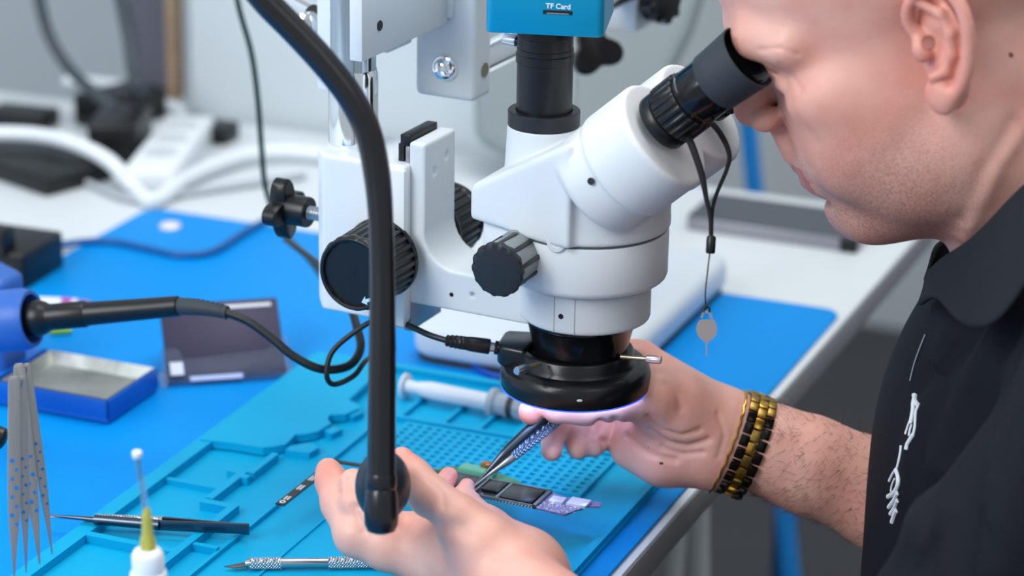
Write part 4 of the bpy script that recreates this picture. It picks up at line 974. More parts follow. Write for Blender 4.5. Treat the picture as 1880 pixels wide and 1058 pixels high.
# neck, hidden trunk
hcap((-18, 0, -62), (-48, 0, -175), 57, 56, 26)
for s_ in (1, -1): hcap((-8, 55*s_, -60), (2, 16*s_, -185), 10, 9, 22)
hcap((-30, 0, -170), (-75, 0, -260), 52, 60, 20)
SHL, SHR = V3(305, -250, 185), V3(325, 140, 190)
NB = hc(-60, 0, -215)
def w_(p, k=8, op='+'): P.append((p, op, k))
w_(p_cone(NB-Zv*20, SHL, 46, 42), 20); w_(p_cone(NB-Zv*20, SHR, 46, 42), 20); w_(p_cone(NB-Zv*10, V3(325, -60, 0), 60, 70), 20)
ELL, ELR = V3(165, -300, -5), W(2060, 1080, 1860)
w_(p_cone(SHL, ELL, 44, 36), 12); w_(p_cone(SHR, ELR, 44, 36), 12)
# right arm and hand (holding the tweezers)
def cap(a, b, ra, rb, k=6, op='+'):
    w_(p_cone(W(*a) if len(a) == 3 else a, W(*b) if len(b) == 3 else b, ra, rb), k, op)
def chain(pts, k=5):
    for i in range(len(pts)-1): w_(p_cone(W(*pts[i][:3]), W(*pts[i+1][:3]), pts[i][3], pts[i+1][3]), k)
WRR = W(1352, 806, 1838)
w_(p_cone(ELR, W(1640, 915, 1850), 40, 38), 12); w_(p_cone(W(1640, 915, 1850), W(1480, 852, 1842), 37, 31.5), 12)
w_(p_cone(W(1480, 852, 1842), W(1400, 824, 1840), 31.5, 28), 12)
w_(p_cone(W(1410, 812, 1842), W(1335, 785, 1840), 26, 24), 10); w_(p_cone(W(1410, 835, 1838), W(1320, 822, 1838), 25, 22), 10)
mc = {'i': (1172, 668, 1862, 16), 'm': (1148, 715, 1870, 15), 'r': (1140, 762, 1872, 14), 'l': (1148, 806, 1866, 13)}
for k_, (x, y) in zip('imrl', ((1325, 765), (1325, 790), (1322, 815), (1315, 838))):
    w_(p_cone(W(x, y, 1846), W(*mc[k_][:3]), 19, mc[k_][3]), 12)
chain([(1295, 785, 1830, 22), (1235, 745, 1824, 22.5), (1185, 728, 1814, 18)], 18)                       # ball of the thumb
chain([(1200, 728, 1808, 18), (1130, 735, 1798, 13.5), (1075, 745, 1796, 12.2), (1022, 752, 1798, 9.5)], 6)    # thumb
chain([(1300, 845, 1836, 18), (1220, 838, 1838, 18), (1160, 822, 1846, 15)], 14)                       # heel of the hand
chain([(1172, 668, 1862, 15.5), (1105, 652, 1850, 12.5), (1040, 690, 1832, 11), (975, 757, 1806, 8.6)], 5)  # index
chain([(1148, 715, 1870, 14.5), (1080, 705, 1868, 12.5), (1034, 750, 1856, 10.5), (1016, 785, 1838, 8.9), (1013, 828, 1826, 7.2)], 4)
chain([(1140, 762, 1872, 13.5), (1090, 752, 1878, 12), (1058, 775, 1862, 11), (1058, 800, 1845, 10), (1062, 822, 1838, 8.4)], 3)
chain([(1148, 806, 1866, 12), (1125, 790, 1868, 10.5), (1105, 800, 1855, 9.5), (1090, 818, 1842, 8.2)], 3)
for a_p, b_p in (((1260, 745, 1785), (1215, 800, 1795)), ((1290, 800, 1800), (1200, 835, 1808)), ((1300, 780, 1803), (1235, 770, 1790)), ((1305, 760, 1808), (1298, 835, 1810))):
    pass
# left arm and hand (holding the board)
WRL = W(968, 1142, 1612)
w_(p_cone(ELL, W(1330, 1235, 1580), 37, 36), 12); w_(p_cone(W(1330, 1235, 1580), WRL, 36, 29), 14)
chain([(985, 1118, 1622, 29), (930, 1062, 1645, 27)], 14)
chain([(940, 1068, 1655, 29), (860, 1018, 1672, 24), (790, 1012, 1690, 20)], 14)
chain([(960, 1070, 1665, 28), (850, 1040, 1690, 24), (770, 1010, 1705, 20)], 14)
chain([(945, 1056, 1665, 28), (875, 994, 1700, 21), (850, 965, 1725, 16)], 14)
chain([(935, 1068, 1648, 27), (882, 998, 1645, 19), (840, 954, 1646, 14.2), (792, 914, 1654, 11.8), (758, 876, 1662, 10.4), (738, 842, 1668, 7.2)], 8)     # thumb
chain([(790, 1012, 1690, 19), (715, 1003, 1692, 15.5), (655, 982, 1694, 13.5), (624, 925, 1706, 11.2), (609, 884, 1716, 9.6), (603, 864, 1722, 8.0)], 6)   # index
chain([(800, 985, 1712, 17), (730, 980, 1700, 13.5), (680, 965, 1692, 12), (656, 925, 1694, 10.6), (648, 886, 1700, 8.8)], 3)                               # middle
chain([(850, 965, 1725, 15), (800, 935, 1758, 10), (806, 900, 1775, 8), (824, 874, 1786, 6.0)], 2)
chain([(880, 965, 1725, 14), (858, 925, 1762, 9), (852, 910, 1772, 7.2), (857, 893, 1782, 5.4)], 2)
SKIN = bpy.data.materials.new('skin'); SKIN.use_nodes = True
nt = SKIN.node_tree; b = nt.nodes['Principled BSDF']
at = nt.nodes.new('ShaderNodeAttribute'); at.attribute_name = 'tint'
tc = nt.nodes.new('ShaderNodeTexCoord'); n1 = nt.nodes.new('ShaderNodeTexNoise'); n1.inputs['Scale'].default_value = 38; n1.inputs['Detail'].default_value = 5
rp = nt.nodes.new('ShaderNodeValToRGB'); rp.color_ramp.elements[0].position = .35; rp.color_ramp.elements[0].color = (.93, .80, .78, 1); rp.color_ramp.elements[1].position = .65; rp.color_ramp.elements[1].color = (1, 1, 1, 1)
mx = nt.nodes.new('ShaderNodeMixRGB'); mx.blend_type = 'MULTIPLY'; mx.inputs[0].default_value = 1
nt.links.new(tc.outputs['Object'], n1.inputs[0]); nt.links.new(n1.outputs[0], rp.inputs[0]); nt.links.new(at.outputs[0], mx.inputs[1]); nt.links.new(rp.outputs[0], mx.inputs[2]); nt.links.new(mx.outputs[0], b.inputs['Base Color'])
n2 = nt.nodes.new('ShaderNodeTexNoise'); n2.inputs['Scale'].default_value = 420; n2.inputs['Detail'].default_value = 4; bp = nt.nodes.new('ShaderNodeBump'); bp.inputs['Strength'].default_value = .22; bp.inputs['Distance'].default_value = .0008
nt.links.new(tc.outputs['Object'], n2.inputs[0]); nt.links.new(n2.outputs[0], bp.inputs['Height']); nt.links.new(bp.outputs[0], b.inputs['Normal'])
n3 = nt.nodes.new('ShaderNodeTexNoise'); n3.inputs['Scale'].default_value = 900; n3.inputs['Detail'].default_value = 2
r3 = nt.nodes.new('ShaderNodeValToRGB'); r3.color_ramp.elements[0].position = .38; r3.color_ramp.elements[0].color = (.62, .58, .56, 1); r3.color_ramp.elements[1].position = .55; r3.color_ramp.elements[1].color = (1, 1, 1, 1)
m3 = nt.nodes.new('ShaderNodeMixRGB'); m3.blend_type = 'MULTIPLY'; nt.links.new(tc.outputs['Object'], n3.inputs[0]); nt.links.new(n3.outputs[0], r3.inputs[0])
a3 = nt.nodes.new('ShaderNodeAttribute'); a3.attribute_name = 'stubble'; nt.links.new(a3.outputs['Fac'], m3.inputs[0]); nt.links.new(mx.outputs[0], m3.inputs[1]); nt.links.new(r3.outputs[0], m3.inputs[2]); nt.links.new(m3.outputs[0], b.inputs['Base Color'])
b.inputs['Roughness'].default_value = .48; b.inputs['Subsurface Weight'].default_value = .25; b.inputs['Subsurface Radius'].default_value = (1, .35, .2); b.inputs['Subsurface Scale'].default_value = .004
def skin_tint(V):
    base = np.array(hexc('e4b0a1')[:3]); c = np.tile(base, (len(V), 1))
    q = (V-H0)/K; X, Y, Z = q@HX, q@HY, q@HZ
    def mixc(mask, col): 
        nonlocal c
        c = c*(1-mask[:, None])+np.array(hexc(col)[:3])*mask[:, None]
    sm = lambda t: np.clip(t, 0, 1)**2*(3-2*np.clip(t, 0, 1))
    head = Z > -200
    g = lambda cx, cy, cz, r: np.exp(-(((X-cx)**2+(np.abs(Y)-cy)**2+(Z-cz)**2)/r**2))
    mixc(sm((Z-10+ .35*X*-1-8)/38)*(X < 80)*sm((55-X)/40)*.6, '8a776e')            # shaved hair
    mixc(np.clip(g(45, 40, -100, 40)+g(70, 0, -108, 30)+g(25, 50, -85, 30)*.6, 0, 1)*.5, 'a08076')        # beard shadow
    mixc(g(15, 74, -18, 30)*.18, 'e88a7c')
    mixc(np.clip(g(60, 52, -40, 28), 0, 1)*.3, 'eba592')
    mixc(np.clip(g(112, 0, -42, 14)*.5, 0, 1), 'e88f80')
    lips = ((np.abs(Y) < 20) & (Z < -76.5) & (Z > -92.5) & (X > 86-.004*Y*Y*.5)).astype(float)
    mixc(lips*.75, 'b8606070'[:6])
    mixc(((np.abs(np.abs(Y)-26) < 18) & (Z > 3) & (Z < 11) & (X > 84)).astype(float)*.3, '6f5648')
    mixc(np.clip(g(6, 78, -14, 7)+g(6, 82, 8, 8), 0, 1)*.5*(np.abs(Y) > 70), 'a84a44')  # inner ear: redder skin, with the shade of the hollows tinted in
    earm = (np.abs(Y) > 75.5) & (X < 30) & (X > -40) & (Z > -60) & (Z < 40)
    mixc(earm*.3, 'e9998a')
    for t in ((745, 832, 1660, 8), (604, 860, 1712, 8), (660, 878, 1732, 8), (824, 878, 1785, 8), (852, 893, 1780, 8), (972, 760, 1800, 9), (1012, 826, 1805, 9)):
        p = W(*t[:3]); mixc(np.exp(-((V-p)**2).sum(1)/(t[3]*1.5)**2)*.45, 'e67f74')
    p = W(1090, 828, 1833); mixc((((V-p)**2).sum(1) < 5.5**2)*.6, 'efc9c4')
    p = W(1214, 851, 1822); 0 and mixc((((V-p)**2).sum(1) < 3.2**2)*.8, '4a2a26')
    p = earp(1855, 101, 60); mixc((((V-p)**2).sum(1) < 2.6**2)*.8, '8a4a3e') if False else None
    return c
person = organic('person', P, 1.25, SKIN, org=(320, -60, -200), it=2, color=skin_tint)
_me = person.data; _co = np.empty(len(_me.vertices)*3, np.float32); _me.vertices.foreach_get('co', _co); _q = (_co.reshape(-1, 3)/M+ORG[person]-H0)/K
_X, _Y, _Z = _q@HX, _q@HY, _q@HZ
_g = lambda cx, cy, cz, r: np.exp(-(((_X-cx)**2+(np.abs(_Y)-cy)**2+(_Z-cz)**2)/r**2))
_st = np.clip(_g(45, 40, -100, 42)+_g(74, 0, -112, 26)+_g(80, 18, -72, 12)*.8+_g(20, 50, -85, 30)*.6+np.clip((_Z-12-.35*_X)/30, 0, 1)*(_X < 60), 0, 1).astype(np.float32)
_at = _me.attributes.new('stubble', 'FLOAT', 'POINT'); _at.data.foreach_set('value', _st)
tag(person, 'shaven-headed person in a black polo shirt bending over the eyepieces, both hands at work', 'person')

# creases pressed into the skin
from mathutils.bvhtree import BVHTree
def bvh(o):
    me = o.data; og = ORG[o]
    return BVHTree.FromPolygons([tuple(np.array(v.co)/M+og) for v in me.vertices], [tuple(p.vertices) for p in me.polygons])
def hit(B, px, py, off=0.0):
    v = nrm(pdir(px, py)); r = B.ray_cast(Vector(CAM), Vector(v), 5000)
    if r[0] is None: return None
    return np.array(r[0])+np.array(r[1])*off*(1 if np.array(r[1])@v < 0 else -1)
def crease(o, B, lines):
    me = o.data; co = np.empty(len(me.vertices)*3, np.float32); me.vertices.foreach_get('co', co); co = co.reshape(-1, 3)/M+ORG[o]
    no = np.empty(len(me.vertices)*3, np.float32); me.vertices.foreach_get('normal', no); no = no.reshape(-1, 3)
    disp = np.zeros(len(co))
    for pts, amp, wd in lines:
        hp_ = [hit(B, *p) for p in pts]; hp_ = [h for h in hp_ if h is not None]
        if len(hp_) < 2: continue
        A_ = np.array(hp_); near = np.where(((co > A_.min(0)-4*wd) & (co < A_.max(0)+4*wd)).all(1))[0]; c = co[near]; loc = np.zeros(len(near))
        for i in range(len(hp_)-1):
            a, b2 = hp_[i], hp_[i+1]; ba = b2-a; t = np.clip((c-a)@ba/(ba@ba), 0, 1); d_ = np.linalg.norm(c-a-t[:, None]*ba, axis=1)
            g = np.exp(-(d_/wd)**2); loc = np.maximum(loc, g)
        disp[near] += amp*loc
    me.vertices.foreach_set('co', ((co+no*disp[:, None]-ORG[o])*M).astype(np.float32).ravel()); me.update()
PB0 = bvh(person)
crease(person, PB0, [
 ([(1195, 790), (1225, 812), (1262, 820), (1300, 808)], -1.6, 2.4), ([(1215, 822), (1250, 835), (1290, 832)], -1.4, 2.2), ([(1190, 765), (1215, 790), (1250, 800), (1285, 790)], -1.2, 2.2),
 ([(1100, 775), (1112, 810), (1108, 840)], -2.2, 3), ([(1128, 770), (1150, 800), (1190, 832), (1240, 845)], -1.8, 2.6), ([(1225, 705), (1245, 725), (1250, 750)], -1.0, 3), ([(1318, 760), (1330, 800), (1318, 840)], -.8, 2),
 ([(742, 955), (800, 966), (850, 968)], -2.0, 6), ([(790, 880), (812, 905), (815, 930)], -.9, 1.8), 
 ([(608, 905), (625, 905)], -.8, 1.6), ([(655, 930), (690, 930)], -.8, 1.8), ([(640, 880), (648, 930), (668, 975)], -1.5, 2.6),
 ([(1880, 228), (1830, 300), (1790, 380), (1772, 435)], 2.6, 7), ([(1860, 230), (1810, 310), (1770, 400)], -2.0, 6),
 ([(1395, 92), (1430, 88), (1465, 100)], -1.0, 1.6), ([(1432, 118), (1452, 140), (1470, 165)], -.9, 2.2), ([(1452, 190), (1475, 230), (1500, 262)], -.7, 4), 
 ([(1425, 235), (1450, 268), (1490, 310)], -.5, 2.5)])
# eyeballs, lashes, brows
def part_mesh(name, m_, mb, **k): return mb.build(name, m_, person, **k)
LASH = mat('lash_grey', '4a4a4c', .5)
rng = np.random.RandomState(5)
for s_ in (1, -1):
    m = MB()
    for k in range(26):
        t = k/25; b0 = hc(95-5*t, (20+23*t)*s_, -15.4+1.2*t); dr = nrm(HX*1.0+HY*s_*(.1+.5*t)-HZ*.25+rng.randn(3)*.12)
        m.tube([b0, b0+dr*4.5, b0+dr*8.5+HZ*1.6], [.4, .34, .15], 5, smooth=2)
    part_mesh('eyelashes', LASH, m)
for s_ in (1, -1):
    m = MB()
    for k in range(110):
        t = rng.rand(); y = 16+30*t; zz_ = 6+4*math.sin(t*2.6)+rng.randn()*2.2; x = 109.2-((y-8)/38)**2*10-(zz_-7)*.1
        b0 = hc(x, y*s_, zz_); dr = nrm(HY*s_*1.0+HX*.15+HZ*(.35-.5*t)+rng.randn(3)*.2)
        m.tube([b0-dr, b0+dr*5+HX*.4], [.22, .08], 4, smooth=1)
    pass

# ------------------------------------------------------------------ clothes
SHIRT = mat('black_polo_fabric', '10141d', .82, bump=.35, bscale=1400, spec=.25)
Q = []
def s_(p, k=20, op='+'): Q.append((p, op, k))
s_(p_ell(V3(322, -60, 62), (130, 178, 176)), 20); s_(p_ell(V3(322, -60, -110), (136, 168, 230)), 40)
s_(p_cone(V3(318, -60, 172), SHL+V3(0, 10, 4), 62, 62), 40); s_(p_cone(V3(318, -60, 172), SHR-V3(0, 10, -4), 62, 62), 40)
s_(p_cone(NB-Zv*6, V3(316, -60, 130), 58, 90), 30)
s_(p_cone(SHL, SHL*.25+ELL*.75, 63, 54), 20); s_(p_cone(SHR, SHR*.4+ELR*.6, 62, 54), 20)
# folds running from collar and shoulder
for (a1_, b1_, r_) in (((1880, 470, 1540), (1700, 900, 1590), 5), ((1900, 560, 1500), (1760, 980, 1540), 6), ((1850, 620, 1560), (1720, 760, 1580), 4), ((1980, 700, 1400), (1780, 1100, 1430), 6)):
    pass
shirt = organic('polo_shirt', Q, 2.6, SHIRT, person, it=3)
from mathutils.bvhtree import BVHTree
def bvh(o):
    me = o.data; og = ORG[o]
    return BVHTree.FromPolygons([tuple(np.array(v.co)/M+og) for v in me.vertices], [tuple(p.vertices) for p in me.polygons])
SB = bvh(shirt)
def hit(B, px, py, off=0.0):
    v = nrm(pdir(px, py)); r = B.ray_cast(Vector(CAM), Vector(v), 5000)
    if r[0] is None: return None
    return np.array(r[0])+np.array(r[1])*off*(1 if np.array(r[1])@v < 0 else -1)
# fabric folds: raise and sink the surface along soft lines
me = shirt.data; co = np.empty(len(me.vertices)*3, np.float32); me.vertices.foreach_get('co', co); co = co.reshape(-1, 3)/M+ORG[shirt]
no = np.empty(len(me.vertices)*3, np.float32); me.vertices.foreach_get('normal', no); no = no.reshape(-1, 3)
disp = np.zeros(len(co))
folds = [([(1900, 470), (1850, 590), (1780, 720), (1730, 850), (1690, 980)], 7, 15), ([(1900, 590), (1840, 700), (1790, 830), (1760, 960), (1740, 1060)], -7, 16), ([(1890, 520), (1820, 640), (1760, 760)], 5, 13), ([(1860, 620), (1760, 640), (1700, 700)], -4, 12), ([(1900, 760), (1850, 900), (1830, 1040)], 6, 18), ([(1740, 620), (1700, 760), (1660, 900)], 4, 14), ([(1900, 400), (1860, 520), (1830, 640)], -4, 12)]
for pts, amp, wd in folds:
    hp_ = [hit(SB, *p) for p in pts]; hp_ = [h for h in hp_ if h is not None]
    for i in range(len(hp_)-1):
        a, b2 = hp_[i], hp_[i+1]; ba = b2-a; t = np.clip((co-a)@ba/(ba@ba), 0, 1); d_ = np.linalg.norm(co-a-t[:, None]*ba, axis=1)
        g = amp*np.exp(-(d_/wd)**2); disp = np.where(np.abs(g) > np.abs(disp), np.where(np.sign(g) == np.sign(disp), g, disp+g), disp)
co2 = co+no*disp[:, None]
me.vertices.foreach_set('co', ((co2-ORG[shirt])*M).astype(np.float32).ravel()); me.update()
SB = bvh(shirt)
def sheet(name, up, lo, th, m_, parent, rows=7, sub=2, bulge=0):
    n = len(up); V = []; Fs = []
    for i in range(n):
        a, b2 = np.array(up[i], float), np.array(lo[i], float)
        for j in range(rows):
            t = j/(rows-1); q = a*(1-t)+b2*t-F*bulge*math.sin(math.pi*min(1, t*1.15)); V.append(q)
    for i in range(n-1):
        for j in range(rows-1): Fs.append((i*rows+j, i*rows+j+1, (i+1)*rows+j+1, (i+1)*rows+j))
    me = bpy.data.meshes.new(name); og = ORG[parent]; me.from_pydata(((np.array(V)-og)*M).tolist(), [], Fs)
    o = bpy.data.objects.new(name, me); COL.objects.link(o); ORG[o] = og; o.parent = parent; me.materials.append(m_)
    for p in me.polygons: p.use_smooth = True
    md = o.modifiers.new('t', 'SOLIDIFY'); md.thickness = th*M; md.offset = 0
    md = o.modifiers.new('s', 'SUBSURF'); md.levels = md.render_levels = sub
    return o
COLL = mat('collar_knit', '1b2026', .85, bump=.4, bscale=2200, spec=.25)
up = [W(2030, 262, 1680), W(1960, 285, 1628), W(1885, 328, 1600), (W(1828, 392, 1600)), W(1782, 440, 1610), W(1752, 458, 1638), W(1728, 476, 1670), W(1712, 492, 1700), W(1700, 504, 1722)]
lo_ = [W(2040, 350, 1615), W(1975, 410, 1570), W(1895, 500, 1555), W(1850, 580, 1552), W(1800, 612, 1556), W(1752, 592, 1584), W(1724, 545, 1625), W(1706, 548, 1668), W(1684, 566, 1712)]
sheet('collar', up, lo_, 4.5, COLL, shirt, bulge=6)
up = [W(1712, 480, 1722), W(1719, 440, 1770), W(1750, 436, 1800), W(1800, 430, 1810)]
lo_ = [W(1694, 520, 1722), W(1716, 500, 1765), W(1750, 500, 1800), W(1800, 500, 1810)]
sheet('collar_far_side', up, lo_, 4, COLL, shirt, bulge=0)
m = MB()
pk = [hit(SB, x, y, .6) for x, y in ((1700, 615), (1690, 640), (1680, 668), (1672, 700))]; pk = [p for p in pk if p is not None]
if len(pk) > 1: m.tube(pk, .5, 8); m.build('placket_piping', mat('grey_thread', '7c868e', .6), shirt)
INK = mat('white_shirt_print', 'dfe6ee', .6)
def st(pts): return [(1500+x/3.307, 680+y/3.307) for x, y in pts]
m = MB()
for pts, r_ in ((([(592, 150), (600, 185), (618, 215)]), 2.6), ([(600, 155), (590, 195), (588, 240), (580, 290), (572, 325)], 2.6), ([(618, 215), (604, 250), (600, 295), (597, 345), (585, 400)], 1.6), ([(566, 310), (552, 350), (540, 388)], 1.3), ([(578, 330), (566, 370), (562, 400)], 1.3), ([(588, 390), (566, 425), (552, 450), (545, 482)], 2.4), ([(513, 460), (511, 490), (504, 530), (494, 575), (484, 605)], 1.4), ([(484, 600), (462, 632), (442, 672)], 1.6), ([(484, 605), (497, 650), (494, 700), (470, 745), (436, 768)], 2.6), ([(474, 660), (458, 700), (452, 735)], 1.2), ([(492, 745), (470, 790), (440, 832)], 2.4), ([(492, 790), (474, 835), (450, 872)], 2.4), ([(486, 850), (472, 885), (460, 922)], 2.8)):
    q = [hit(SB, x, y, .35) for x, y in st(pts)]
    q = [p for p in q if p is not None]
    if len(q) > 1: m.tube(q, r_*.62, 8, smooth=4)
m.build('shirt_lettering', INK, shirt)

# forearm hair
PB = bvh(person)
m = MB(); mp_ = hit(PB, 1214, 851)
if mp_ is not None: v_ = nrm(CAM-mp_); m.lathe([(1.6, -1.2), (1.4, .2), (.8, .5), (.1, .6)], mp_, v_, 16, squash=(1, .6)); m.build('mole', mat('mole_brown', '4a2a28', .6), person)
m = MB(); mp_ = hit(PB, 1855, 101)
if mp_ is not None: v_ = nrm(CAM-mp_); m.lathe([(1.8, -1.2), (1.6, .2), (.8, .6), (.1, .7)], mp_, v_, 16); m.build('mole', mat('mole_light', '8f4f42', .6), person)
def arm_hair(a, b, n, r_, seed):
    mm = MB(); rng = np.random.RandomState(seed); u = nrm(b-a); x, y, _ = frame(u)
    for k in range(n):
        t = rng.rand(); th = rng.rand()*2*math.pi; dr = x*math.cos(th)+y*math.sin(th); o = a+(b-a)*t
        h = PB.ray_cast(Vector(o+dr*90), Vector(-dr), 120)
        if h[0] is None: continue
        p = np.array(h[0]); nr = np.array(h[1]); nr = nr if nr@dr > 0 else -nr
        d1 = nrm(-u*.6+np.cross(u, dr)*(.6+.6*rng.randn())+rng.randn(3)*.25); L = 5+6*rng.rand()
        mm.tube([p-nr*.3, p+d1*L*.5+nr*1.3, p+d1*L+nr*(.8+rng.rand()*2.2)], [r_, r_*.8, r_*.3], 3, smooth=2, cap=False)
    return mm
mm = arm_hair(W(1400, 824, 1840), W(1640, 915, 1850), 1300, .1, 1); tag(mm.build('arm_hair', mat('arm_hair', '5c4840', .6), person, smooth=0), kind='stuff')

# ------------------------------------------------------------------ bracelet on the right wrist
br = thing('wristwatch', 'gold and black link watch bracelet round the wrist of the hand holding the tweezers', 'watch', W(1362, 812, 1838))
wc = W(1372, 808, 1839); wa = nrm(W(1345, 799, 1839)-W(1402, 820, 1840)); wx = nrm(U-wa*(U@wa)); wy = np.cross(wa, wx)
nl = 22
def on_wrist(ang, s):
    dr = wx*math.cos(ang)+wy*math.sin(ang); o = wc+wa*s
    h = PB.ray_cast(Vector(o+dr*70), Vector(-dr), 90)
    return (np.array(h[0]) if h[0] is not None else o+dr*28), dr
for k in range(nl):
    ang = 2*math.pi*k/nl; p0, dr = on_wrist(ang, 0); rad = (p0-wc)@dr; tg = np.cross(wa, dr); wd = 2*math.pi*rad/nl/2*.98
    rr = wc+dr*(max(rad, 25)+1.9)
    gold = (wx*math.cos(ang)+wy*math.sin(ang))@U > .55
    m = MB(); m.box(rr, wa, tg, dr, 3.1, wd, 1.9); lk = m.build('middle_link', GOLDD if k % 2 else GOLD, br, bevel=.5)
    for s2 in (1, -1):
        m = MB(); m.box(rr+wa*s2*6.3+tg*wd*.9, wa, tg, dr, 2.9, wd*.92, 1.7); m.build('outer_link', GOLDD if gold else ONYX, lk, bevel=.5)
m = MB(); 
ring_ = []
for k in range(40):
    ang = 2*math.pi*k/40; p0, dr = on_wrist(ang, 12.5); rad = max((p0-(wc+wa*12.5))@dr, 22); ring_.append(wc+wa*(12.0+(k % 2)*.8)+dr*(rad+.9))
m.tube(ring_+[ring_[0]], .85, 8, smooth=2); m.build('gold_chain', GOLD, br)

# ------------------------------------------------------------------ tweezers in the right hand
tp = W(870, 892, 1800); tt = W(1022, 758, 1812); dv_ = nrm(tt-tp)
tw = thing('tweezers', 'knurled steel tweezers held in the fingers, their points touching the circuit board', 'tweezers', tp)
sd = nrm(np.cross(dv_, F)); Lh = np.linalg.norm(tt-tp)
for s2, k_ in ((1, 0), (-1, 1)):
    m = MB(); m.tube([tp+sd*s2*.3, tp+dv_*Lh*.16+sd*s2*1.0, tp+dv_*Lh*.38+sd*s2*2.6, tp+dv_*Lh*.5+sd*s2*3.0], [.35, 1.1, 2.9, 3.2], 20); arm = m.build('arm', DSTEEL if s2 > 0 else STEEL, tw)
    m = MB(); m.cyl(tp+dv_*Lh*.44+sd*s2*2.8, tp+dv_*Lh*1.12+sd*s2*3.8, 3.5, 4.6, 40); m.build('grip', KND if s2 < 0 else DSTEEL, arm)
    m = MB(); m.cyl(tp+dv_*Lh*1.1+sd*s2*3.3, tp+dv_*Lh*1.45+sd*s2*1.2, 3.2, 2.6, 24); m.build('spring_leaf', DSTEEL, arm)

# ------------------------------------------------------------------ circuit board with flex strip
PCBZ = 27
c00, c10, c11, c01 = G(868, 908, PCBZ), G(1045, 943, PCBZ), G(1075, 918, PCBZ), G(880, 878, PCBZ)
bx_ = nrm(c10-c00); by_ = nrm(np.cross(Zv, bx_))
pcb = thing('logic_board', 'slim dark circuit board with shiny chips held under the tweezers', 'circuit board', G(960, 915, PCBZ))
far = G(790, 866, PCBZ)
o_ = G(868, 912, PCBZ); 
def B(u, v, h=0): return o_+bx_*u+by_*v+Zv*h
Lx = (c10-o_)@bx_; Wd = (c01-o_)@by_
PB_ = mat('board_dark', '2c3436', .4, var=.5, vscale=500); LIL = mat('board_violet', '8a86b8', .35, metal=.3, var=.5, vscale=600)
CHIP = mat('chip_black', '1b1d20', .25); TRIM = mat('board_shield', '7b8084', .3, metal=.8); SHW = mat('shield_white', 'dfe4f2', .3, metal=.5)
m = MB(); m.prism([(-60, 2), (Lx*.66, 2), (Lx*.66, Wd), (-60, Wd)], o_, bx_, by_, Zv, -1.2, 0); m.build('board', PB_, pcb, bevel=.2)
m = MB(); m.prism([(Lx*.66, 2), (Lx-2, 0), (Lx+2, Wd*.35), (Lx+5, Wd*.5), (Lx+4, Wd*.62), (Lx+14, Wd*.75), (Lx+12, Wd*.98), (Lx*.9, Wd*.86), (Lx*.66, Wd)], o_, bx_, by_, Zv, -1.2, 0); m.build('bare_end', LIL, pcb, smooth=0)
for (u0, u1, v0, v1, mt_, nm) in ((.02, .2, .34, .92, CHIP, 'chip'), (.26, .6, .12, .88, CHIP, 'chip'), (-.35, -.08, .2, .9, CHIP, 'chip'), (.72, .86, .42, .72, SHW, 'shield_can'), (.9, 1.1, .46, .84, SHW, 'shield_can')):
    m = MB(); m.box(B(Lx*(u0+u1)/2, Wd*(v0+v1)/2, 1.1), bx_, by_, Zv, Lx*(u1-u0)/2, Wd*(v1-v0)/2, 1.1); m.build(nm, mt_, pcb, bevel=.3)
m = MB()
for (u0, u1, v0, v1) in ((-.5, .65, .04, .08), (-.5, .65, .96, 1.0), (.62, .655, .04, 1.0), (.215, .245, .06, .98), (-.03, -.01, .06, .98)):
    m.box(B(Lx*(u0+u1)/2, Wd*(v0+v1)/2, .8), bx_, by_, Zv, Lx*(u1-u0)/2, Wd*(v1-v0)/2, .8)
m.build('shield_frame', TRIM, pcb, smooth=0)
rng = np.random.RandomState(2); m = MB()
for k in range(34): u_ = -.5+k*.034; m.box(B(Lx*u_, Wd*.015, .1), bx_, by_, Zv, .55, .5, .3); m.box(B(Lx*u_, Wd*1.03, .1), bx_, by_, Zv, .55, .4, .3)
for k in range(90):
    u_, v_ = (rng.rand()*.38+.67, rng.rand()*.8+.08) if k < 60 else (rng.rand()*1.1-.45, .1+rng.rand()*.85)
    m.box(B(Lx*u_, Wd*v_, .3), bx_, by_, Zv, .4+rng.rand()*.6, .3+rng.rand()*.3, .35)
tag(m.build('solder_components', mat('solder', 'd8dce0', .25, metal=.8), pcb, smooth=0), kind='stuff')
GR = mat('green_board', '3f8f68', .4, var=.4, vscale=250)
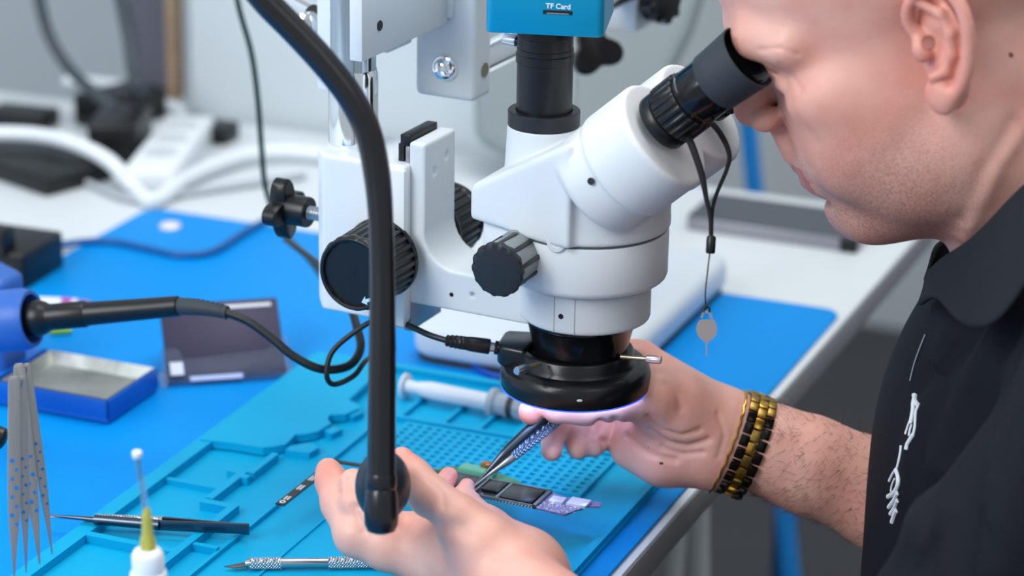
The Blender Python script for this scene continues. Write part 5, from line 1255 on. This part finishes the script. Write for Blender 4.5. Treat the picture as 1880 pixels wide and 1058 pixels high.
q = [G(788, 862, 22), G(830, 855, 22), G(900, 862, 22), G(950, 880, 22), G(962, 892, 22), G(900, 886, 22), G(850, 878, 22), G(790, 874, 22)]
gb = thing('green_circuit_board', 'small green circuit board lying just beyond the slim dark board at the tweezer points', 'circuit board', G(870, 872, 24))
m = MB(); k = len(q); m.V = [tuple(p) for p in q]+[tuple(p-Zv*2.5) for p in q]; m.F = [tuple(range(k)), tuple(range(k, 2*k))[::-1]]+[(i, (i+1) % k, k+(i+1) % k, k+i) for i in range(k)]; m.fm = [0]*len(m.F); m.build('board', GR, gb, bevel=.6)
m = MB(); m.box(G(878, 865, 26), bx_, by_, Zv, 13, 5, 2.6); m.build('raised_module', mat('green_module', '5fa583', .35), gb, bevel=1.5)
m = MB(); m.lathe([(4, 0), (4, 3), (1, 4)], G(893, 858, 28), Zv, 20); m.build('copper_stud', mat('copper', 'c98a5a', .3, metal=1), gb)
fl = thing('flex_cable', 'narrow black flex cable with printed marks held under the fingertips above the mat', 'cable', G(560, 895, 20))
pts = [G(515, 926, 22), G(585, 871, 22), G(612, 847, 22)]; sdv = nrm(np.cross(nrm(pts[1]-pts[0]), Zv)); FX = mat('flex_black', '1c1c1e', .35)
m = MB(); 
for (a, b2, w2) in ((pts[0], pts[1], 3.3), (pts[1], pts[2], 3.3), (pts[2], G(670, 856, 22), 2.0)):
    u = nrm(b2-a); s3 = nrm(np.cross(u, Zv)); m.box((a+b2)/2, u, s3, Zv, np.linalg.norm(b2-a)/2+1, w2, .5)
m.build('strip', FX, fl, smooth=0)
u = nrm(pts[1]-pts[0]); L = np.linalg.norm(pts[1]-pts[0]); m = MB()
m.ringlathe([(1.3, .5), (2.1, .5), (2.1, .8), (1.3, .8)], pts[0]+u*3, Zv, 20)
for t, n_ in ((.14, 3), (.47, 4), (.78, 4), (.95, 3)):
    for j in range(n_):
        for s4 in (-1, 1): m.box(pts[0]+u*(L*t+j*2)+sdv*s4*1.1+Zv*.65, u, sdv, Zv, .6, .7, .15)
m.build('printed_marks', mat('print_white', 'd8dcdf', .5), fl, smooth=0)
